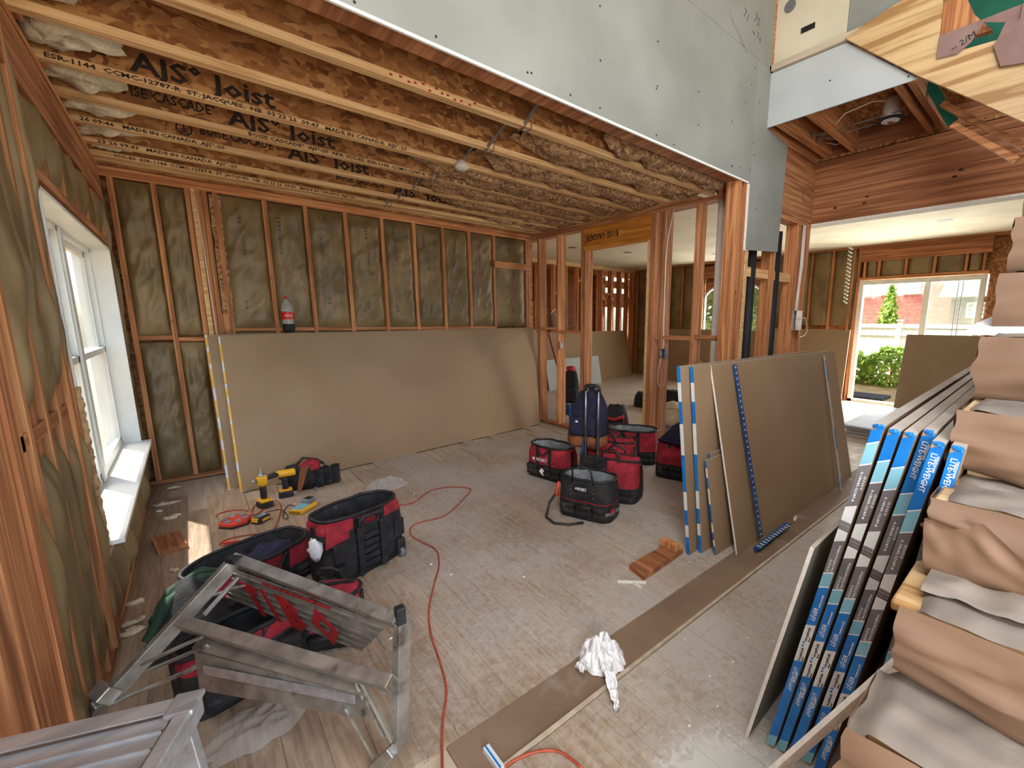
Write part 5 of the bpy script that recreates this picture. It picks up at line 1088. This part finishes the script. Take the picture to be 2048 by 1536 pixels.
for (a, b, c, d_, z0, z1, nm, mm) in (((470,1140),(775,1252),(722,1303),(418,1204),.56,.34,'deck_panel',alu),((388,1304),(728,1390),(735,1440),(342,1334),.38,.30,'step_panel',alu)):
    P = [A(*a,z0),A(*b,z0),A(*c,z1),A(*d_,z1)]; P[3] = P[0]+(P[2]-P[1])*((P[3]-P[0]).length/(P[2]-P[1]).length); n = (P[1]-P[0]).cross(P[2]-P[1]).normalized()
    if n.dot(V(0,0,HC)-P[0]) < 0: n = -n
    pan = MB().prism(P, -n*.003).build(nm, mm, pf)
    if nm == 'deck_panel':
        for k in range(6):
            t = (k+.5)/6; MB().bar(P[0].lerp(P[3],t)+n*.003, P[1].lerp(P[2],t)+n*.003, .004, .006, up=n).build('rib', alu, pf)
        X = (P[1]-P[0]).normalized(); Yv = (P[0]-P[3]).normalized()
        for ch_, u0, w_ in (('T',.26,.11),('I',.42,.03),('B',.53,.12),('O',.74,.15)):
            text(ch_, P[3].lerp(P[2],u0)+Yv*.01+n*.0075, X, Yv, .24, redp, pf, 'spray_paint', width=w_, bold=.014)
        for k in range(10): 
            t = k/10; MB().obox(P[0].lerp(P[1],.25+.45*t)-Yv*.012+n*.007,.05,.0012,.018,Matrix((X,n,Yv)).transposed()).build('spray_paint', redp, pf)
    else: MB().bar(P[0].lerp(P[3],.3)+X*.06+n*.006, P[1].lerp(P[2],.3)-X*.04+n*.006, .03, .004, up=n).build('label_strip', alul, pf)
for a, b in (((463,1113,.60),(210,1386,.26)),((793,1236,.60),(789,1505,.14))):
    a, b = A(*a), A(*b); chan(a, b, .026, .05, (nrm+V(0,0,.3)).normalized(), 'side_rail'); d_ = (b-a).normalized()
    for t in (.03,.2,.45,.7,.93): c = a.lerp(b,t)+nrm*.004; MB().tube([c,c+nrm*.003], .005, 8).build('rivet', steel, pf)
MB().bar(A(463,1113,.60)-V(0,0,.005), A(480,1119,.60), .05, .02).build('corner_cap', rub, pf)
MB().obox(C1+V(.012,.0,.005), .03,.03,.06).build('corner_cap', rub, pf, bevel=.004)
MB().bar(A(225,1370,.27), A(196,1402,.24), .075, .055).build('hinge_block', alu, pf, bevel=.004); MB().bar(A(205,1400,.22), A(172,1468,.02), .05, .03).build('foot', alu, pf, bevel=.003)
MB().bar(A(790,1495,.15), A(748,1536,.02), .05, .035).build('foot', alu, pf, bevel=.003)
for a, b in (((407,1272,.44),(285,1328,.34)),((388,1337,.32),(222,1408,.22)),((713,1366,.42),(768,1472,.2)),((690,1418,.32),(748,1520,.06)),((722,1360,.44),(784,1480,.2)),((742,1255,.5),(768,1290,.4)),((502,1165,.5),(430,1190,.45)),((480,1150,.52),(408,1230,.42)),((412,1292,.40),(300,1340,.3))):
    MB().bar(A(*a), A(*b), .02, .008).build('brace', alu, pf, bevel=.001); c = A(*a); MB().tube([c,c+V(0,0,.008)], .009, 8).build('rivet', steel, pf)
# second platform, bottom left
bz = .76; a = at(0,1500,2,bz); b = at(405,1404,2,bz); X = (b-a).normalized(); Yp = V(X.y,-X.x,0)
if Yp.y > 0: Yp = -Yp
a = a-X*.3
p2_ = thing('work_platform', 'ribbed aluminium work platform deck in the bottom left corner', 'work platform', (b.x,b.y,0), local=False)
MB().bar(a, b, .004, .045).build('side_rail', alul, p2_); MB().bar(a+Yp*.018+V(0,0,.022), b+Yp*.018+V(0,0,.022), .036, .003).build('side_rail', alul, p2_)
for k in range(9): q = Yp*(.054+.038*k)+V(0,0,.012); MB().bar(a+q, b+q-X*.035, .0376, .003).build('deck_slat', alul, p2_, bevel=.0008); q = Yp*(.054+.038*k+.018)+V(0,0,.015); MB().bar(a+q, b+q-X*.035, .004, .006).build('slat_rib', alul, p2_)
MB().bar(a+Yp*.43, b+Yp*.43, .03, .045).build('side_rail', alul, p2_)
MB().bar(b-X*.012, b-X*.012+Yp*.44, .026, .05).build('end_rail', alul, p2_, bevel=.002); MB().bar(b-X*.045+Yp*.02+V(0,0,.02), b+X*.005+Yp*.02+V(0,0,.02), .06, .012).build('corner_casting', alul, p2_, bevel=.004)
for q in (.03,.40):
    MB().bar(b+Yp*q-X*.03, b+Yp*q+X*.03+V(0,0,-bz), .04, .025, up=Yp).build('leg', alul, p2_, bevel=.002)
    MB().bar(a+Yp*q+X*.02, a+Yp*q-X*.0+V(0,0,-bz), .04, .025, up=Yp).build('leg', alul, p2_, bevel=.002)
for z in (.15,.35,.55): t = 1-z/bz; MB().bar(b+Yp*.03-X*.03+X*.06*t+V(0,0,z-bz), b+Yp*.40-X*.03+X*.06*t+V(0,0,z-bz), .03, .02).build('rung', alul, p2_)
# ================= OUTSIDE =================
g = struct('ground'); MB().box((-30,-20,-.40),(60,40,-.30)).build('soil', dirt, g)
fx = 17.0
fe = thing('white_fence', 'white vinyl privacy fence across the yard beyond the glass door', 'fence', (fx,2,-.3), local=False)
random.seed(2)
for k in range(110):
    y = -5+.16*k; MB().box((fx,y,-.25),(fx+.03,y+.152,1.42)).build('slat', wht, fe)
for y in (-3.6,-1.2,1.2,3.6,6.0,8.4,10.8): 
    p = MB().box((fx-.06,y,-.3),(fx+.06,y+.12,1.62)).build('post', wht, fe); MB().box((fx-.09,y-.03,1.62),(fx+.09,y+.15,1.66)).build('post_cap', wht, p)
MB().box((fx-.03,-5,1.40),(fx+.05,12,1.52)).build('top_rail', wht, fe); MB().box((fx-.03,-5,1.15),(fx+.05,12,1.2)).build('rail', wht, fe)
hs_ = thing('brick_house', 'red brick house with white windows behind the white fence', 'building', (26,4,-.3), local=False)
hx = 24.0; ye = at(1906,600,0,hx).y; yl = 14
MB().box((hx,ye,-.3),(hx+.3,yl,5.6)).build('wall', mortar, hs_)
def wy(p0, p1, pb): a, b = at(p1,pb,0,hx), at(p0,pb,0,hx); return (a.y, b.y, a.z, a.z+1.25)
wins = [wy(1809,1841,584), wy(1764,1791,586), wy(1722,1741,590), (10.2,11.0,2.3,3.6)]
def brickwall(x, ya, yb, z0, nr, holes, par, m, lim):
    n = 0; rest = MB()
    for r in range(nr):
        z = z0+.085*r; y = ya-(r % 2)*.114
        while y < yb:
            y2 = min(y+.215, yb); y1_ = max(y, ya)
            if y2-y1_ > .03 and not any(a-.1 < y2 and b+.1 > y1_ and c-.1 < z+.07 and d > z for a, b, c, d in holes):
                m_ = MB().box((x-.015,y1_,z),(x+.01,y2,z+.07))
                if n < lim and 1.9 < z < 3.4 and y < 8: m_.build('brick', m, par); n += 1
                else: k = len(rest.v); rest.v += m_.v; rest.f += [tuple(i+k for i in f) for f in m_.f]
            y += .228
    rest.build('bricks', m, par, kind='stuff')
brickwall(hx, ye, yl-.2, .9, 46, wins, hs_, brick, 290)
for a, b, c, d in wins:
    w = MB().box((hx-.06,a,c),(hx+.02,b,d)).build('window', wht, hs_); MB().box((hx-.07,a+.1,c+.12),(hx-.055,(a+b)/2-.02,d-.1)).build('pane', lblue, w); MB().box((hx-.07,(a+b)/2+.02,c+.12),(hx-.055,b-.1,d-.1)).build('pane', lblue, w); MB().box((hx-.12,a-.05,c-.08),(hx,b+.05,c)).build('window_sill', wht, hs_)
h2 = thing('darker_brick_house', 'darker brick house with grey roof seen through the right door pane', 'building', (21,0,-.3), local=False)
h2x = 21.0; y2e = at(1903,600,0,h2x).y; zr = at(1940,592,0,h2x).z
MB().box((h2x,-7,-.3),(h2x+.3,y2e,zr)).build('wall', mat('dark_mortar', (120,104,96), (136,120,110), (8,8,8), rnd=0), h2)
w0, w1 = at(1992,604,0,h2x), at(1930,636,0,h2x)
brickwall(h2x, y2e-5, y2e, .9, int((zr-.95)/.085), [(w0.y,w1.y,w1.z,w0.z)], h2, mat('dark_brick_face', (104,70,58), (132,92,76), (5,5,5), rnd=.1), 60)
MB().prism([(h2x-.5,-7,zr-.05),(h2x-.5,y2e+.3,zr-.05),(h2x+2.5,y2e+.3,zr+1.7),(h2x+2.5,-7,zr+1.7)], (0,0,.08)).build('roof', mat('grey_shingles', (120,128,122), (150,156,150), (20,3,20), rnd=0), h2)
w = MB().box((h2x-.08,w0.y,w1.z),(h2x,w1.y,w0.z)).build('window', wht, h2); gp = mat('grey_pane', (140,150,152), (150,160,162), rnd=0)
ww, wh_ = (w1.y-w0.y-.1)/4, (w0.z-w1.z-.1)/3
for i in range(4):
    for k in range(3): MB().box((h2x-.09,w0.y+.08+ww*i,w1.z+.08+wh_*k),(h2x-.075,w0.y+.04+ww*(i+1),w1.z+.04+wh_*(k+1))).build('pane', gp, w)
random.seed(8)
def bush(name, label, c, rx, ry, h, n, cone=False, ls=.09, group=None):
    o = thing(name, label, 'tree' if cone else 'shrub', c, group=group); s = MB()
    for k in range(n):
        t = random.random(); a = random.uniform(0, 2*PI); rr_ = (1-t)**.8 if cone else math.sin(PI*(.12+.85*t))**.6; q = random.uniform(.6,1)
        p = Vector((rx*rr_*q*math.cos(a), ry*rr_*q*math.sin(a), h*t)); d1 = Vector([random.gauss(0,1) for _ in range(3)]).normalized(); d2 = d1.cross(Vector([random.gauss(0,1) for _ in range(3)])).normalized(); l = ls*random.uniform(.6,1.3)
        s.quad(p-d1*l, p+d2*l*.45, p+d1*l, p-d2*l*.45)
    s.build('foliage', leaf, o, kind='stuff'); MB().tube([(0,0,0),(0,0,h*.6)], .03, 6).build('stem', studz, o); return o
bush('arborvitae', 'pointed bright green evergreen behind the white fence', (20.5,at(1781,600,0,20.5).y,-.3), .62, .62, at(1782,572,0,20.5).z+.3, 1600, True, .13)
for k, (x, y, rx, h) in enumerate(((15.6,4.6,.8,1.0),(15.5,3.4,.8,1.15),(15.6,2.3,.8,.95))): bush('leafy_shrub', ('left','tall middle','right')[k]+' leafy shrub growing at the foot of the white fence', (x,y,-.32), .7, rx, h, 900, False, .11)
bush('big_tree', 'leafy tree outside the arched window', (14.9,8.9,1.0), 1.7, 2.4, 3.0, 2200, False, .22)
bush('big_tree', 'green tree seen low through the left part of the arched window', (12.1,8.3,.1), .8, 1.0, 1.6, 1400, False, .2)
gr = thing('outdoor_grill_cover', 'low black covered box standing on the soil outside the glass door', 'box', (11.0,2.85,-.3))
MB().box((-.3,-.35,0),(.3,.35,.22)).build('base', wht, gr, bevel=.02); MB().box((-.36,-.42,.22),(.36,.42,.29)).build('cover', black, gr, bevel=.02)
# neighbour close to the left window
nb_ = thing('neighbour_siding', 'pale vertical board siding of the neighbouring house outside the window', 'building', (-2.6,4,-.3), local=False)
for k in range(40): MB().box((-2.6,1.5+.2*k,-.3),(-2.585,1.5+.2*k+.185,3.4)).build('siding_board', sidg, nb_)
MB().box((-2.65,1.0,-.3),(-2.605,10,3.4)).build('wall', sidg, nb_)
# move the base of world-built things to their parts
bpy.context.view_layer.update()
for o in list(bpy.data.objects):
    if o.parent is None and o.type == 'EMPTY' and not o.get('kind') and o.location.length == 0 and o.children:
        pts = [c.matrix_world@Vector(b) for c in o.children for b in c.bound_box]
        loc = Vector(((min(p.x for p in pts)+max(p.x for p in pts))/2, (min(p.y for p in pts)+max(p.y for p in pts))/2, min(p.z for p in pts)))
        o.location = loc; inv = Matrix.Translation(-loc)
        for c in o.children: c.matrix_parent_inverse = inv@c.matrix_parent_inverse
    elif o.parent is None and o.type == 'MESH' and not o.get('kind') and o.location.length == 0 and o.rotation_euler.x == 0 and o.data.users == 1:
        b = [Vector(v) for v in o.bound_box]; loc = Vector(((b[0].x+b[6].x)/2, (b[0].y+b[6].y)/2, min(p.z for p in b))); o.data.transform(Matrix.Translation(-loc)); o.location = loc
